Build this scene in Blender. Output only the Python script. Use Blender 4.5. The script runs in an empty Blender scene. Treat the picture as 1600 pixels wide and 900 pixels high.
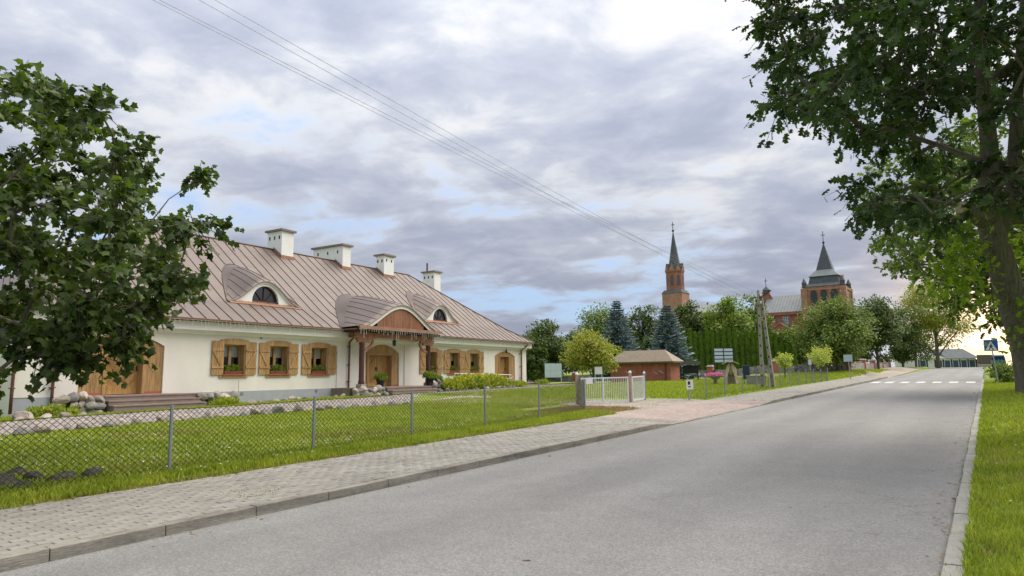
import bpy, bmesh, math, random
import numpy as np
from mathutils import Vector, Matrix
rnd = random.Random(7)
rng = np.random.default_rng(11)
sc = bpy.context.scene
col = sc.collection
rad = math.radians

# ---------------------------------------------------------------- camera
EYE = np.array([0.0, 0.0, 1.6])
FPX = 1030.0
YAW, PITCH, ROLL = rad(35.54), math.atan(135.0 / FPX), 0.0115
_f = np.array([-math.sin(YAW) * math.cos(PITCH), math.cos(YAW) * math.cos(PITCH), math.sin(PITCH)])
_r0 = np.array([math.cos(YAW), math.sin(YAW), 0.0])
_u0 = np.cross(_r0, _f)
_r = _r0 * math.cos(ROLL) - _u0 * math.sin(ROLL)
_u = _u0 * math.cos(ROLL) + _r0 * math.sin(ROLL)
cam_d = bpy.data.cameras.new('camera')
cam_d.sensor_width = 36.0
cam_d.lens = 36.0 * FPX / 1600.0
cam_d.clip_start = 0.05
cam_d.clip_end = 6000.0
cam = bpy.data.objects.new('camera', cam_d)
col.objects.link(cam)
cam.matrix_world = Matrix(((_r[0], _u[0], -_f[0], EYE[0]), (_r[1], _u[1], -_f[1], EYE[1]),
                           (_r[2], _u[2], -_f[2], EYE[2]), (0, 0, 0, 1)))
sc.camera = cam


def at(x, y, depth):
    """world point that lies `depth` metres in front of the viewpoint in the photograph's pixel (x, y)"""
    return EYE + depth * (_f + (x - 800) / FPX * _r - (y - 450) / FPX * _u)


def px(P):
    d = np.asarray(P, float) - EYE
    z = d @ _f
    return 800 + FPX * (d @ _r) / z, 450 - FPX * (d @ _u) / z, z


# ---------------------------------------------------------------- sky, sun, exposure
SUN_AZ, SUN_EL = rad(28), rad(56)
CLOUD_AT = (14.72, 8.06, 4.2)
world = bpy.data.worlds.new('World')
sc.world = world
world.use_nodes = True
wt = world.node_tree
wt.nodes.clear()


def N(tree, typ, **kw):
    n = tree.nodes.new(typ)
    for k, v in kw.items():
        setattr(n, k, v)
    return n


def link(tree, a, b):
    tree.links.new(a, b)


def vmath(tree, op, a, b=None):
    n = N(tree, 'ShaderNodeVectorMath', operation=op)
    for i, v in enumerate((a, b)):
        if v is None:
            continue
        if isinstance(v, (tuple, list)):
            n.inputs[i].default_value = v
        else:
            link(tree, v, n.inputs[i])
    return n


def smath(tree, op, a, b=None, c=None, clamp=False):
    n = N(tree, 'ShaderNodeMath', operation=op)
    n.use_clamp = clamp
    for i, v in enumerate((a, b, c)):
        if v is None:
            continue
        if isinstance(v, (int, float)):
            n.inputs[i].default_value = v
        else:
            link(tree, v, n.inputs[i])
    return n.outputs[0]


def ramp(tree, fac, stops, interp='EASE'):
    n = N(tree, 'ShaderNodeValToRGB')
    n.color_ramp.interpolation = interp
    els = n.color_ramp.elements
    while len(els) < len(stops):
        els.new(0.5)
    for e, (p, c) in zip(els, stops):
        e.position = p
        e.color = (c[0], c[1], c[2], 1) if not isinstance(c, (int, float)) else (c, c, c, 1)
    link(tree, fac, n.inputs[0])
    return n.outputs[0]


def mixc(tree, fac, a, b, mode='MIX'):
    n = N(tree, 'ShaderNodeMix', data_type='RGBA', blend_type=mode)
    n.clamp_factor = True
    for sock, v in ((n.inputs[0], fac), (n.inputs[6], a), (n.inputs[7], b)):
        if isinstance(v, (int, float)):
            sock.default_value = v
        elif isinstance(v, (tuple, list)):
            sock.default_value = (v[0], v[1], v[2], 1)
        else:
            link(tree, v, sock)
    return n.outputs[2]


sky = N(wt, 'ShaderNodeTexSky', sky_type='NISHITA')
sky.sun_disc = False
sky.sun_elevation = SUN_EL
sky.sun_rotation = SUN_AZ
tc = N(wt, 'ShaderNodeTexCoord')
dirn = vmath(wt, 'NORMALIZE', tc.outputs['Generated']).outputs[0]
sep = N(wt, 'ShaderNodeSeparateXYZ')
link(wt, dirn, sep.inputs[0])
zc = smath(wt, 'MAXIMUM', sep.outputs[2], 0.0)
den = smath(wt, 'ADD', zc, 0.17)
comb = N(wt, 'ShaderNodeCombineXYZ')
link(wt, smath(wt, 'DIVIDE', sep.outputs[0], den), comb.inputs[0])
link(wt, smath(wt, 'DIVIDE', sep.outputs[1], den), comb.inputs[1])
# turn the cloud plane so that the streets of cloud run across the view
rot = N(wt, 'ShaderNodeVectorRotate', rotation_type='Z_AXIS')
rot.inputs['Angle'].default_value = rad(-25)
link(wt, comb.outputs[0], rot.inputs[0])
mapn = N(wt, 'ShaderNodeMapping')
mapn.inputs['Scale'].default_value = (0.9, 1.05, 1)
mapn.inputs['Location'].default_value = CLOUD_AT
link(wt, rot.outputs[0], mapn.inputs[0])


def noise(tree, vec, scale, detail=5, rough=0.55, dist=0.0):
    n = N(tree, 'ShaderNodeTexNoise')
    n.inputs['Scale'].default_value = scale
    n.inputs['Detail'].default_value = detail
    n.inputs['Roughness'].default_value = rough
    n.inputs['Distortion'].default_value = dist
    if vec is not None:
        link(tree, vec, n.inputs['Vector'])
    return n.outputs['Fac']


c_big = noise(wt, mapn.outputs[0], 1.5, 7, 0.55, 0.2)
c_mid = noise(wt, mapn.outputs[0], 4.2, 6, 0.56, 0.35)
c_thick = noise(wt, mapn.outputs[0], 0.8, 3, 0.5, 0.3)
dens = smath(wt, 'ADD', smath(wt, 'MULTIPLY', c_big, 0.62), smath(wt, 'MULTIPLY', c_mid, 0.38))
cloud = ramp(wt, dens, [(0.37, (0.97, 0.95, 0.925)), (0.44, (0.84, 0.855, 0.89)), (0.50, (0.62, 0.66, 0.765)), (0.61, (0.42, 0.465, 0.60))], 'B_SPLINE')
cover_lo = smath(wt, 'MULTIPLY_ADD', zc, 0.42, 0.0)          # more holes low down
cover_v = smath(wt, 'ADD', smath(wt, 'ADD', dens, smath(wt, 'MULTIPLY', c_thick, 0.35)), cover_lo)
cover = ramp(wt, cover_v, [(0.62, 0.0), (0.77, 1.0)], 'EASE')
SKY_K = 5.5
skyc = mixc(wt, 1.0, sky.outputs[0], (0.62, 0.74, 1.0), 'MULTIPLY')
skyb = mixc(wt, 0.6, skyc, (0.70 * SKY_K, 0.90 * SKY_K, 1.16 * SKY_K))
cl = vmath(wt, 'SCALE', cloud)
cl.inputs[3].default_value = SKY_K
tot = mixc(wt, cover, skyb, cl.outputs[0])
# overcast sky: brighter towards the zenith
grad = smath(wt, 'MULTIPLY_ADD', zc, 1.2, 0.80)
tot2 = vmath(wt, 'SCALE', tot)
link(wt, grad, tot2.inputs[3])
# evening glow low over the end of the road
gdir = (math.sin(rad(1.5)), math.cos(rad(1.5)), 0.035)
dt = vmath(wt, 'DOT_PRODUCT', dirn, gdir).outputs['Value']
glow = smath(wt, 'POWER', smath(wt, 'MAXIMUM', dt, 0.0), 140.0)
glow2 = smath(wt, 'POWER', smath(wt, 'MAXIMUM', dt, 0.0), 500.0)
gl = vmath(wt, 'SCALE', (1.0 * SKY_K, 0.57 * SKY_K, 0.19 * SKY_K))
link(wt, smath(wt, 'ADD', smath(wt, 'MULTIPLY', glow, 0.7), smath(wt, 'MULTIPLY', glow2, 1.3)), gl.inputs[3])
fin = vmath(wt, 'ADD', tot2.outputs[0], gl.outputs[0])
bg = N(wt, 'ShaderNodeBackground')
bg.inputs['Strength'].default_value = 0.1
link(wt, fin.outputs[0], bg.inputs['Color'])
wo = N(wt, 'ShaderNodeOutputWorld')
link(wt, bg.outputs[0], wo.inputs['Surface'])

sun_d = bpy.data.lights.new('sun', 'SUN')
sun_d.energy = 3.0
sun_d.angle = rad(70)
sun_d.color = (1.0, 0.90, 0.76)
sun = bpy.data.objects.new('sun', sun_d)
col.objects.link(sun)
sv = Vector((math.sin(SUN_AZ) * math.cos(SUN_EL), math.cos(SUN_AZ) * math.cos(SUN_EL), math.sin(SUN_EL)))
sun.rotation_euler = (-sv).to_track_quat('-Z', 'Y').to_euler()
sun.location = sv * 60
vs = sc.view_settings
vs.view_transform = 'Standard'
vs.look = 'None'
vs.gamma = 1.0
vs.exposure = 0.63
vs.use_curve_mapping = False
sc.render.film_transparent = False
try:
    sc.cycles.max_bounces = 6
    sc.cycles.transparent_max_bounces = 6
    sc.cycles.use_adaptive_sampling = True
except Exception:
    pass


# ---------------------------------------------------------------- materials
def new_mat(name):
    m = bpy.data.materials.new(name)
    m.use_nodes = True
    t = m.node_tree
    t.nodes.clear()
    out = N(t, 'ShaderNodeOutputMaterial')
    b = N(t, 'ShaderNodeBsdfPrincipled')
    link(t, b.outputs[0], out.inputs[0])
    return m, t, b, out


def setcol(t, b, v):
    if isinstance(v, (tuple, list)):
        b.inputs['Base Color'].default_value = (v[0], v[1], v[2], 1)
    else:
        link(t, v, b.inputs['Base Color'])


def bump(t, b, h, strength=0.3, dist=0.01):
    n = N(t, 'ShaderNodeBump')
    n.inputs['Strength'].default_value = strength
    n.inputs['Distance'].default_value = dist
    link(t, h, n.inputs['Height'])
    link(t, n.outputs[0], b.inputs['Normal'])


def ocoord(t, scale=(1, 1, 1)):
    c = N(t, 'ShaderNodeTexCoord')
    if scale == (1, 1, 1):
        return c.outputs['Object']
    m = N(t, 'ShaderNodeMapping')
    m.inputs['Scale'].default_value = scale
    link(t, c.outputs['Object'], m.inputs[0])
    return m.outputs[0]


def gen_mat(name, c, rough=0.7, var=0.18, scale=3.0, fine=40.0, bmp=0.2, metal=0.0, stretch=(1, 1, 1), c2=None, island=0.0, spec=0.3):
    """plain matter: base colour drifting on two scales, a little relief"""
    m, t, b, out = new_mat(name)
    v = ocoord(t, stretch)
    n1 = noise(t, v, scale, 5, 0.6)
    n2 = noise(t, v, fine, 3, 0.6)
    lo = tuple(x * (1 - var) for x in c)
    hi = tuple(min(1, x * (1 + var)) for x in (c2 or c))
    f = smath(t, 'ADD', smath(t, 'MULTIPLY', n1, 0.65), smath(t, 'MULTIPLY', n2, 0.35))
    cc = ramp(t, f, [(0.3, lo), (0.7, hi)], 'LINEAR')
    if island:
        g = N(t, 'ShaderNodeNewGeometry')
        oi = N(t, 'ShaderNodeObjectInfo')
        rr = smath(t, 'FRACT', smath(t, 'ADD', g.outputs['Random Per Island'], oi.outputs['Random']))
        k = smath(t, 'MULTIPLY_ADD', rr, 2 * island, 1 - island)
        vv = vmath(t, 'SCALE', cc)
        link(t, k, vv.inputs[3])
        cc = vv.outputs[0]
    setcol(t, b, cc)
    b.inputs['Roughness'].default_value = rough
    b.inputs['Metallic'].default_value = metal
    b.inputs['Specular IOR Level'].default_value = spec
    if bmp:
        bump(t, b, n2, bmp, 0.01)
    return m


def leaf_mat(name, c, c2, trans=0.35, tcol=None, rough=0.5, nscale=0.55):
    m, t, b, out = new_mat(name)
    g = N(t, 'ShaderNodeNewGeometry')
    v = ocoord(t)
    n1 = noise(t, v, nscale, 4, 0.65)
    f = smath(t, 'ADD', smath(t, 'MULTIPLY', g.outputs['Random Per Island'], 0.6), smath(t, 'MULTIPLY', smath(t, 'SUBTRACT', n1, 0.3), 1.0))
    cc = ramp(t, f, [(0.1, c), (0.85, c2)], 'LINEAR')
    setcol(t, b, cc)
    b.inputs['Roughness'].default_value = rough
    b.inputs['Specular IOR Level'].default_value = 0.35
    tr = N(t, 'ShaderNodeBsdfTranslucent')
    tm = mixc(t, 1.0, cc, tcol or (1.25, 1.35, 0.5), 'MULTIPLY')
    link(t, tm, tr.inputs[0])
    mx = N(t, 'ShaderNodeMixShader')
    mx.inputs[0].default_value = trans
    link(t, b.outputs[0], mx.inputs[1])
    link(t, tr.outputs[0], mx.inputs[2])
    link(t, mx.outputs[0], out.inputs[0])
    return m


M = {}
M['plaster'] = gen_mat('plaster', (0.75, 0.725, 0.665), 0.9, 0.09, 0.9, 24, 0.2, stretch=(1, 1, .35))
M['plinth'] = gen_mat('plinth', (0.36, 0.38, 0.42), 0.85, 0.12, 2, 50, 0.2)
M['white_paint'] = gen_mat('white_paint', (0.80, 0.80, 0.78), 0.6, 0.06, 2, 40, 0.08)
M['chimney_white'] = gen_mat('chimney_white', (0.80, 0.80, 0.79), 0.8, 0.06, 2, 40, 0.1)
M['roof'] = gen_mat('roof_metal', (0.140, 0.111, 0.098), 0.5, 0.22, 0.9, 30, 0.06, metal=0.25, spec=0.5, island=0.05)
M['seam'] = gen_mat('roof_seam', (0.10, 0.062, 0.05), 0.5, 0.15, 2, 30, 0.0, metal=0.25)
M['copper'] = gen_mat('copper', (0.34, 0.185, 0.125), 0.5, 0.35, 4, 20, 0.05, metal=0.35)
M['pipe'] = gen_mat('brown_pipe', (0.15, 0.075, 0.06), 0.5, 0.2, 3, 20, 0.05, metal=0.3)
M['cap'] = gen_mat('chimney_cap', (0.22, 0.17, 0.15), 0.6, 0.15, 3, 20, 0.05)
M['oak'] = gen_mat('honey_wood', (0.315, 0.19, 0.078), 0.55, 0.32, 2.0, 18, 0.18, stretch=(6, 6, 0.8), c2=(0.43, 0.265, 0.115), island=0.12)
M['oak_dark'] = gen_mat('honey_wood_door', (0.31, 0.175, 0.06), 0.5, 0.25, 2.0, 18, 0.15, stretch=(5, 5, 1.5), c2=(0.42, 0.245, 0.09), island=0.16)
M['redwood'] = gen_mat('red_brown_wood', (0.20, 0.088, 0.048), 0.55, 0.28, 2, 18, 0.2, stretch=(6, 6, 0.7), c2=(0.28, 0.13, 0.075), island=0.12)
M['darkwood'] = gen_mat('dark_red_wood', (0.085, 0.035, 0.028), 0.6, 0.3, 2, 18, 0.3, stretch=(4, 4, 0.7))
M['sill'] = gen_mat('red_sill', (0.36, 0.10, 0.065), 0.6, 0.12, 3, 30, 0.1)
M['step'] = gen_mat('step_stone', (0.25, 0.195, 0.17), 0.85, 0.2, 3, 40, 0.3)
M['iron'] = gen_mat('black_iron', (0.03, 0.03, 0.03), 0.5, 0.2, 5, 40, 0.1)
M['galv'] = gen_mat('galvanised', (0.33, 0.36, 0.38), 0.42, 0.16, 5, 50, 0.08, metal=0.55)
M['wire'] = gen_mat('green_grey_wire', (0.05, 0.058, 0.05), 0.5, 0.2, 8, 50, 0, metal=0.3)
M['rust'] = gen_mat('rust', (0.30, 0.15, 0.09), 0.85, 0.35, 4, 30, 0.3, c2=(0.48, 0.36, 0.30))
M['gate'] = gen_mat('gate_white', (0.66, 0.68, 0.68), 0.5, 0.1, 3, 40, 0.05)
M['glass'], _t, _b, _o = new_mat('window_glass')
setcol(_t, _b, (0.02, 0.025, 0.03))
_b.inputs['Roughness'].default_value = 0.06
_b.inputs['Specular IOR Level'].default_value = 0.6
M['curtain'] = gen_mat('curtain', (0.62, 0.60, 0.52), 0.9, 0.08, 8, 60, 0.2, stretch=(8, 8, 0.5))
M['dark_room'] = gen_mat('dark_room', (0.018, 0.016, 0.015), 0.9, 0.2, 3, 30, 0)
M['fairy'] = gen_mat('fairy_lights', (0.50, 0.47, 0.42), 0.5, 0.2, 10, 40, 0)
M['terracotta'] = gen_mat('terracotta', (0.20, 0.07, 0.045), 0.8, 0.15, 6, 40, 0.1)
M['pot'] = gen_mat('black_pot', (0.02, 0.02, 0.022), 0.5, 0.2, 6, 40, 0.1)
M['concrete'] = gen_mat('concrete', (0.30, 0.29, 0.26), 0.9, 0.22, 2.5, 45, 0.35)
M['kerb'] = gen_mat('kerb_concrete', (0.235, 0.22, 0.185), 0.92, 0.62, 3.5, 40, 0.7, stretch=(1, .35, 2.2))
M['kerb_r'] = gen_mat('kerb_concrete_pale', (0.31, 0.30, 0.275), 0.92, 0.25, 2.2, 60, 0.4)
M['paver'] = gen_mat('paver_grey', (0.265, 0.254, 0.226), 0.92, 0.22, 0.9, 60, 0.3, island=0.12)
M['paver_pink'] = gen_mat('paver_pink', (0.36, 0.295, 0.265), 0.92, 0.15, 0.8, 70, 0.3, island=0.08)
M['joint'] = gen_mat('joint_sand', (0.115, 0.11, 0.09), 0.95, 0.25, 4, 60, 0.3)
M['stone'] = gen_mat('field_stone', (0.27, 0.235, 0.205), 0.88, 0.30, 2.5, 22, 0.5, c2=(0.33, 0.285, 0.25), island=0.35)
M['stone_grey'] = gen_mat('field_stone_grey', (0.20, 0.195, 0.18), 0.88, 0.35, 2.5, 22, 0.5, island=0.35)
M['stone_dark'] = gen_mat('dark_stone', (0.05, 0.045, 0.038), 0.9, 0.4, 4, 22, 0.5, c2=(0.09, 0.08, 0.065))
M['cobble'] = gen_mat('cobbles', (0.24, 0.215, 0.195), 0.9, 0.3, 2, 30, 0.4, c2=(0.30, 0.265, 0.24), island=0.25)
M['bark'] = gen_mat('bark', (0.12, 0.105, 0.08), 0.95, 0.4, 4, 30, 0.9, stretch=(5, 5, 0.9), c2=(0.17, 0.15, 0.11))
M['bark_oak'] = gen_mat('bark_oak', (0.10, 0.092, 0.07), 0.95, 0.45, 5, 30, 1.0, stretch=(7, 7, 0.8), c2=(0.16, 0.145, 0.11))
M['weathered'] = gen_mat('weathered_wood', (0.50, 0.42, 0.29), 0.9, 0.3, 4, 30, 0.5, stretch=(6, 6, 0.6))
M['grey_wood'] = gen_mat('grey_wood', (0.12, 0.095, 0.08), 0.9, 0.3, 4, 30, 0.4, stretch=(6, 6, 0.6))
M['concrete_pole'] = gen_mat('concrete_pole', (0.30, 0.28, 0.24), 0.9, 0.25, 3, 40, 0.4)
M['slate'] = gen_mat('slate_roof', (0.10, 0.115, 0.125), 0.7, 0.3, 1.5, 12, 0.2, metal=0.0, spec=0.08)
M['slate_dark'] = gen_mat('slate_dark', (0.075, 0.085, 0.095), 0.5, 0.35, 1.5, 10, 0.3, metal=0.2)
M['zinc'] = gen_mat('zinc_roof', (0.185, 0.205, 0.21), 0.6, 0.15, 0.6, 6, 0.1, metal=0.1)
M['shed_roof'] = gen_mat('shed_roof', (0.25, 0.205, 0.15), 0.7, 0.15, 2, 12, 0.1)
M['sign_blue'] = gen_mat('sign_blue', (0.012, 0.12, 0.45), 0.4, 0.06, 3, 40, 0.0)
M['sign_back'] = gen_mat('sign_back', (0.42, 0.50, 0.56), 0.45, 0.1, 3, 40, 0.05, metal=0.3)
M['board_pale'] = gen_mat('board_pale', (0.50, 0.60, 0.68), 0.5, 0.08, 3, 40, 0.05)
M['navy'] = gen_mat('navy_paint', (0.022, 0.04, 0.07), 0.5, 0.2, 3, 40, 0.05)
M['black'] = gen_mat('black_paint', (0.012, 0.012, 0.012), 0.6, 0.2, 3, 40, 0.05)
M['white_flat'] = gen_mat('white_flat', (0.78, 0.78, 0.77), 0.6, 0.05, 3, 40, 0.0)
M['graffiti'] = gen_mat('graffiti', (0.62, 0.52, 0.50), 0.7, 0.2, 6, 40, 0.0)
M['marking'] = gen_mat('road_marking', (0.55, 0.55, 0.53), 0.8, 0.3, 3, 50, 0.2)
M['garage_blue'] = gen_mat('garage_blue', (0.045, 0.085, 0.13), 0.5, 0.15, 2, 20, 0.05)
M['leaf_maple'] = leaf_mat('leaf_maple', (0.016, 0.034, 0.009), (0.12, 0.18, 0.035), 0.32)
M['leaf_verge'] = leaf_mat('leaf_verge', (0.035, 0.07, 0.014), (0.16, 0.235, 0.036), 0.45)
M['leaf_oak'] = leaf_mat('leaf_oak', (0.012, 0.03, 0.010), (0.075, 0.135, 0.03), 0.32)
M['leaf_oak_y'] = leaf_mat('leaf_oak_yellow', (0.10, 0.19, 0.02), (0.30, 0.40, 0.04), 0.5)
M['leaf_mid'] = leaf_mat('leaf_mid', (0.045, 0.088, 0.012), (0.22, 0.30, 0.045), 0.25)
M['leaf_dark'] = leaf_mat('leaf_dark', (0.024, 0.052, 0.010), (0.12, 0.175, 0.032), 0.22)
M['leaf_lime'] = leaf_mat('leaf_lime', (0.065, 0.12, 0.014), (0.28, 0.37, 0.05), 0.3)
M['leaf_yellow'] = leaf_mat('leaf_yellow', (0.155, 0.19, 0.02), (0.45, 0.45, 0.06), 0.3)
M['leaf_gold'] = leaf_mat('leaf_gold', (0.28, 0.34, 0.05), (0.58, 0.62, 0.17), 0.3)
M['leaf_warm'] = leaf_mat('leaf_warm', (0.11, 0.145, 0.025), (0.36, 0.36, 0.07), 0.5)
M['spruce'] = leaf_mat('spruce_blue', (0.09, 0.14, 0.15), (0.30, 0.40, 0.43), 0.1, (1, 1.1, 1.0), 0.7)
M['thuja'] = leaf_mat('thuja', (0.055, 0.115, 0.014), (0.21, 0.33, 0.035), 0.15, (1.1, 1.2, 0.6), 0.7)
M['grass'] = leaf_mat('grass', (0.12, 0.20, 0.010), (0.45, 0.48, 0.06), 0.35, (1.15, 1.25, 0.6), 0.55, 1.3)
M['grass_dry'] = leaf_mat('grass_dry', (0.22, 0.17, 0.06), (0.40, 0.30, 0.12), 0.25, (1, 1, 0.8), 0.7)
M['flower_white'] = leaf_mat('flower_white', (0.60, 0.62, 0.55), (0.85, 0.85, 0.80), 0.3, (1, 1, 1), 0.7)
M['flower_yellow'] = leaf_mat('flower_yellow', (0.60, 0.42, 0.02), (0.85, 0.68, 0.06), 0.3, (1, 1, 1), 0.7)
M['flower_pink'] = leaf_mat('flower_pink', (0.50, 0.06, 0.25), (0.80, 0.30, 0.55), 0.3, (1, 1, 1), 0.7)
M['litter'] = gen_mat('leaf_litter', (0.24, 0.145, 0.07), 0.8, 0.3, 6, 40, 0.2, island=0.4)


def brick_mat(name, c1, c2, mortar, sx=0.25, sz=0.075):
    m, t, b, out = new_mat(name)
    v = ocoord(t)
    s = N(t, 'ShaderNodeSeparateXYZ')
    link(t, v, s.inputs[0])
    c = N(t, 'ShaderNodeCombineXYZ')
    link(t, smath(t, 'ADD', s.outputs[0], s.outputs[1]), c.inputs[0])
    link(t, s.outputs[2], c.inputs[1])
    br = N(t, 'ShaderNodeTexBrick')
    br.inputs['Scale'].default_value = 1.0
    br.inputs['Brick Width'].default_value = sx
    br.inputs['Row Height'].default_value = sz
    br.inputs['Mortar Size'].default_value = 0.008
    br.inputs['Color1'].default_value = (*c1, 1)
    br.inputs['Color2'].default_value = (*c2, 1)
    br.inputs['Mortar'].default_value = (*mortar, 1)
    link(t, c.outputs[0], br.inputs['Vector'])
    n1 = noise(t, v, 1.2, 4, 0.6)
    k = smath(t, 'MULTIPLY_ADD', n1, 1.1, 0.42)
    vv = vmath(t, 'SCALE', br.outputs[0])
    link(t, k, vv.inputs[3])
    setcol(t, b, vv.outputs[0])
    b.inputs['Roughness'].default_value = 0.9
    bump(t, b, br.outputs['Fac'], -0.3, 0.01)
    return m


M['brick'] = brick_mat('church_brick', (0.25, 0.085, 0.06), (0.31, 0.115, 0.08), (0.29, 0.19, 0.16), 0.3, 0.09)
M['brick_light'] = brick_mat('tower_brick', (0.33, 0.155, 0.105), (0.40, 0.20, 0.14), (0.36, 0.26, 0.21), 0.3, 0.09)
M['brick_shed'] = brick_mat('shed_brick', (0.29, 0.075, 0.045), (0.35, 0.10, 0.06), (0.28, 0.17, 0.14))
M['brick_pillar'] = brick_mat('pillar_brick', (0.42, 0.11, 0.06), (0.47, 0.145, 0.08), (0.40, 0.25, 0.2))


def stonewall_mat():
    m, t, b, out = new_mat('rubble_wall')
    v = ocoord(t)
    vo = N(t, 'ShaderNodeTexVoronoi')
    vo.inputs['Scale'].default_value = 3.2
    link(t, v, vo.inputs['Vector'])
    ve = N(t, 'ShaderNodeTexVoronoi', feature='DISTANCE_TO_EDGE')
    ve.inputs['Scale'].default_value = 3.2
    link(t, v, ve.inputs['Vector'])
    s = N(t, 'ShaderNodeSeparateColor')
    link(t, vo.outputs['Color'], s.inputs[0])
    cc = ramp(t, s.outputs[0], [(0.0, (0.12, 0.12, 0.11)), (0.5, (0.24, 0.22, 0.20)), (1.0, (0.38, 0.34, 0.31))], 'LINEAR')
    e = ramp(t, ve.outputs['Distance'], [(0.02, 0.0), (0.08, 1.0)], 'LINEAR')
    setcol(t, b, mixc(t, e, (0.34, 0.33, 0.31), cc))
    b.inputs['Roughness'].default_value = 0.9
    bump(t, b, e, 0.5, 0.03)
    return m


M['rubble'] = stonewall_mat()


def asphalt_mat():
    m, t, b, out = new_mat('asphalt')
    v = ocoord(t)
    big = noise(t, ocoord(t, (1, 0.25, 1)), 0.55, 4, 0.6)
    mid = noise(t, v, 2.3, 5, 0.65)
    fine = noise(t, v, 55, 3, 0.75)
    vo = N(t, 'ShaderNodeTexVoronoi')
    vo.inputs['Scale'].default_value = 75
    link(t, v, vo.inputs['Vector'])
    s = N(t, 'ShaderNodeSeparateColor')
    link(t, vo.outputs['Color'], s.inputs[0])
    # wheel-polished lanes, with the dusty strips between them a little paler
    sxl = N(t, 'ShaderNodeSeparateXYZ')
    link(t, v, sxl.inputs[0])
    wob = smath(t, 'MULTIPLY_ADD', noise(t, ocoord(t, (.2, .05, 1)), 1.0, 2), 1.2, 0.0)
    lanes = smath(t, 'MULTIPLY_ADD', smath(t, 'SINE', smath(t, 'MULTIPLY_ADD', smath(t, 'ADD', sxl.outputs[0], wob), 3.9, 0.6)), 0.035, -0.06)
    f = smath(t, 'ADD', smath(t, 'ADD', smath(t, 'MULTIPLY', fine, 0.42), smath(t, 'MULTIPLY', s.outputs[0], 0.34)),
              smath(t, 'ADD', smath(t, 'ADD', smath(t, 'MULTIPLY', big, 0.46), smath(t, 'MULTIPLY', mid, 0.26)), lanes))
    cc = ramp(t, f, [(0.25, (0.115, 0.114, 0.110)), (0.65, (0.200, 0.198, 0.191)), (1.0, (0.325, 0.321, 0.31))], 'LINEAR')
    # fine transverse and edge cracks near the right-hand gutter
    wv = N(t, 'ShaderNodeTexVoronoi', feature='DISTANCE_TO_EDGE')
    wv.inputs['Scale'].default_value = 0.9
    dv = N(t, 'ShaderNodeMapping')
    dv.inputs['Scale'].default_value = (0.35, 0.9, 1)
    nn = N(t, 'ShaderNodeTexNoise')
    nn.inputs['Scale'].default_value = 1.6
    nn.inputs['Detail'].default_value = 6
    link(t, v, nn.inputs['Vector'])
    ad = vmath(t, 'ADD', v, vmath(t, 'SCALE', nn.outputs['Color']).outputs[0])
    link(t, ad.outputs[0], dv.inputs[0])
    link(t, dv.outputs[0], wv.inputs['Vector'])
    crack = ramp(t, wv.outputs['Distance'], [(0.0, 1.0), (0.006, 0.0)], 'LINEAR')
    sx = N(t, 'ShaderNodeSeparateXYZ')
    link(t, v, sx.inputs[0])
    edge = smath(t, 'MULTIPLY_ADD', sx.outputs[0], 0.6, 1.55, clamp=True)
    crk = smath(t, 'MULTIPLY', crack, smath(t, 'MULTIPLY', edge, 0.55))
    setcol(t, b, mixc(t, crk, cc, (0.05, 0.048, 0.045)))
    b.inputs['Roughness'].default_value = 0.88
    b.inputs['Specular IOR Level'].default_value = 0.35
    bump(t, b, fine, 0.35, 0.006)
    return m


M['asphalt'] = asphalt_mat()


def lawn_mat():
    m, t, b, out = new_mat('lawn_soil')
    v = ocoord(t)
    n1 = noise(t, v, 0.35, 5, 0.65)
    n2 = noise(t, v, 9, 4, 0.7)
    n3 = noise(t, v, 60, 3, 0.7)
    f = smath(t, 'ADD', smath(t, 'MULTIPLY', n1, 0.5), smath(t, 'ADD', smath(t, 'MULTIPLY', n2, 0.25), smath(t, 'MULTIPLY', n3, 0.25)))
    cc = ramp(t, f, [(0.32, (0.10, 0.155, 0.012)), (0.52, (0.175, 0.235, 0.022)), (0.62, (0.22, 0.235, 0.035)), (0.72, (0.27, 0.22, 0.08))], 'LINEAR')
    setcol(t, b, cc)
    b.inputs['Roughness'].default_value = 0.95
    bump(t, b, n3, 0.7, 0.03)
    return m


M['lawn'] = lawn_mat()
M['gravel'] = gen_mat('gravel', (0.27, 0.235, 0.19), 0.95, 0.3, 1.2, 30, 0.5, c2=(0.33, 0.29, 0.24))


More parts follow.
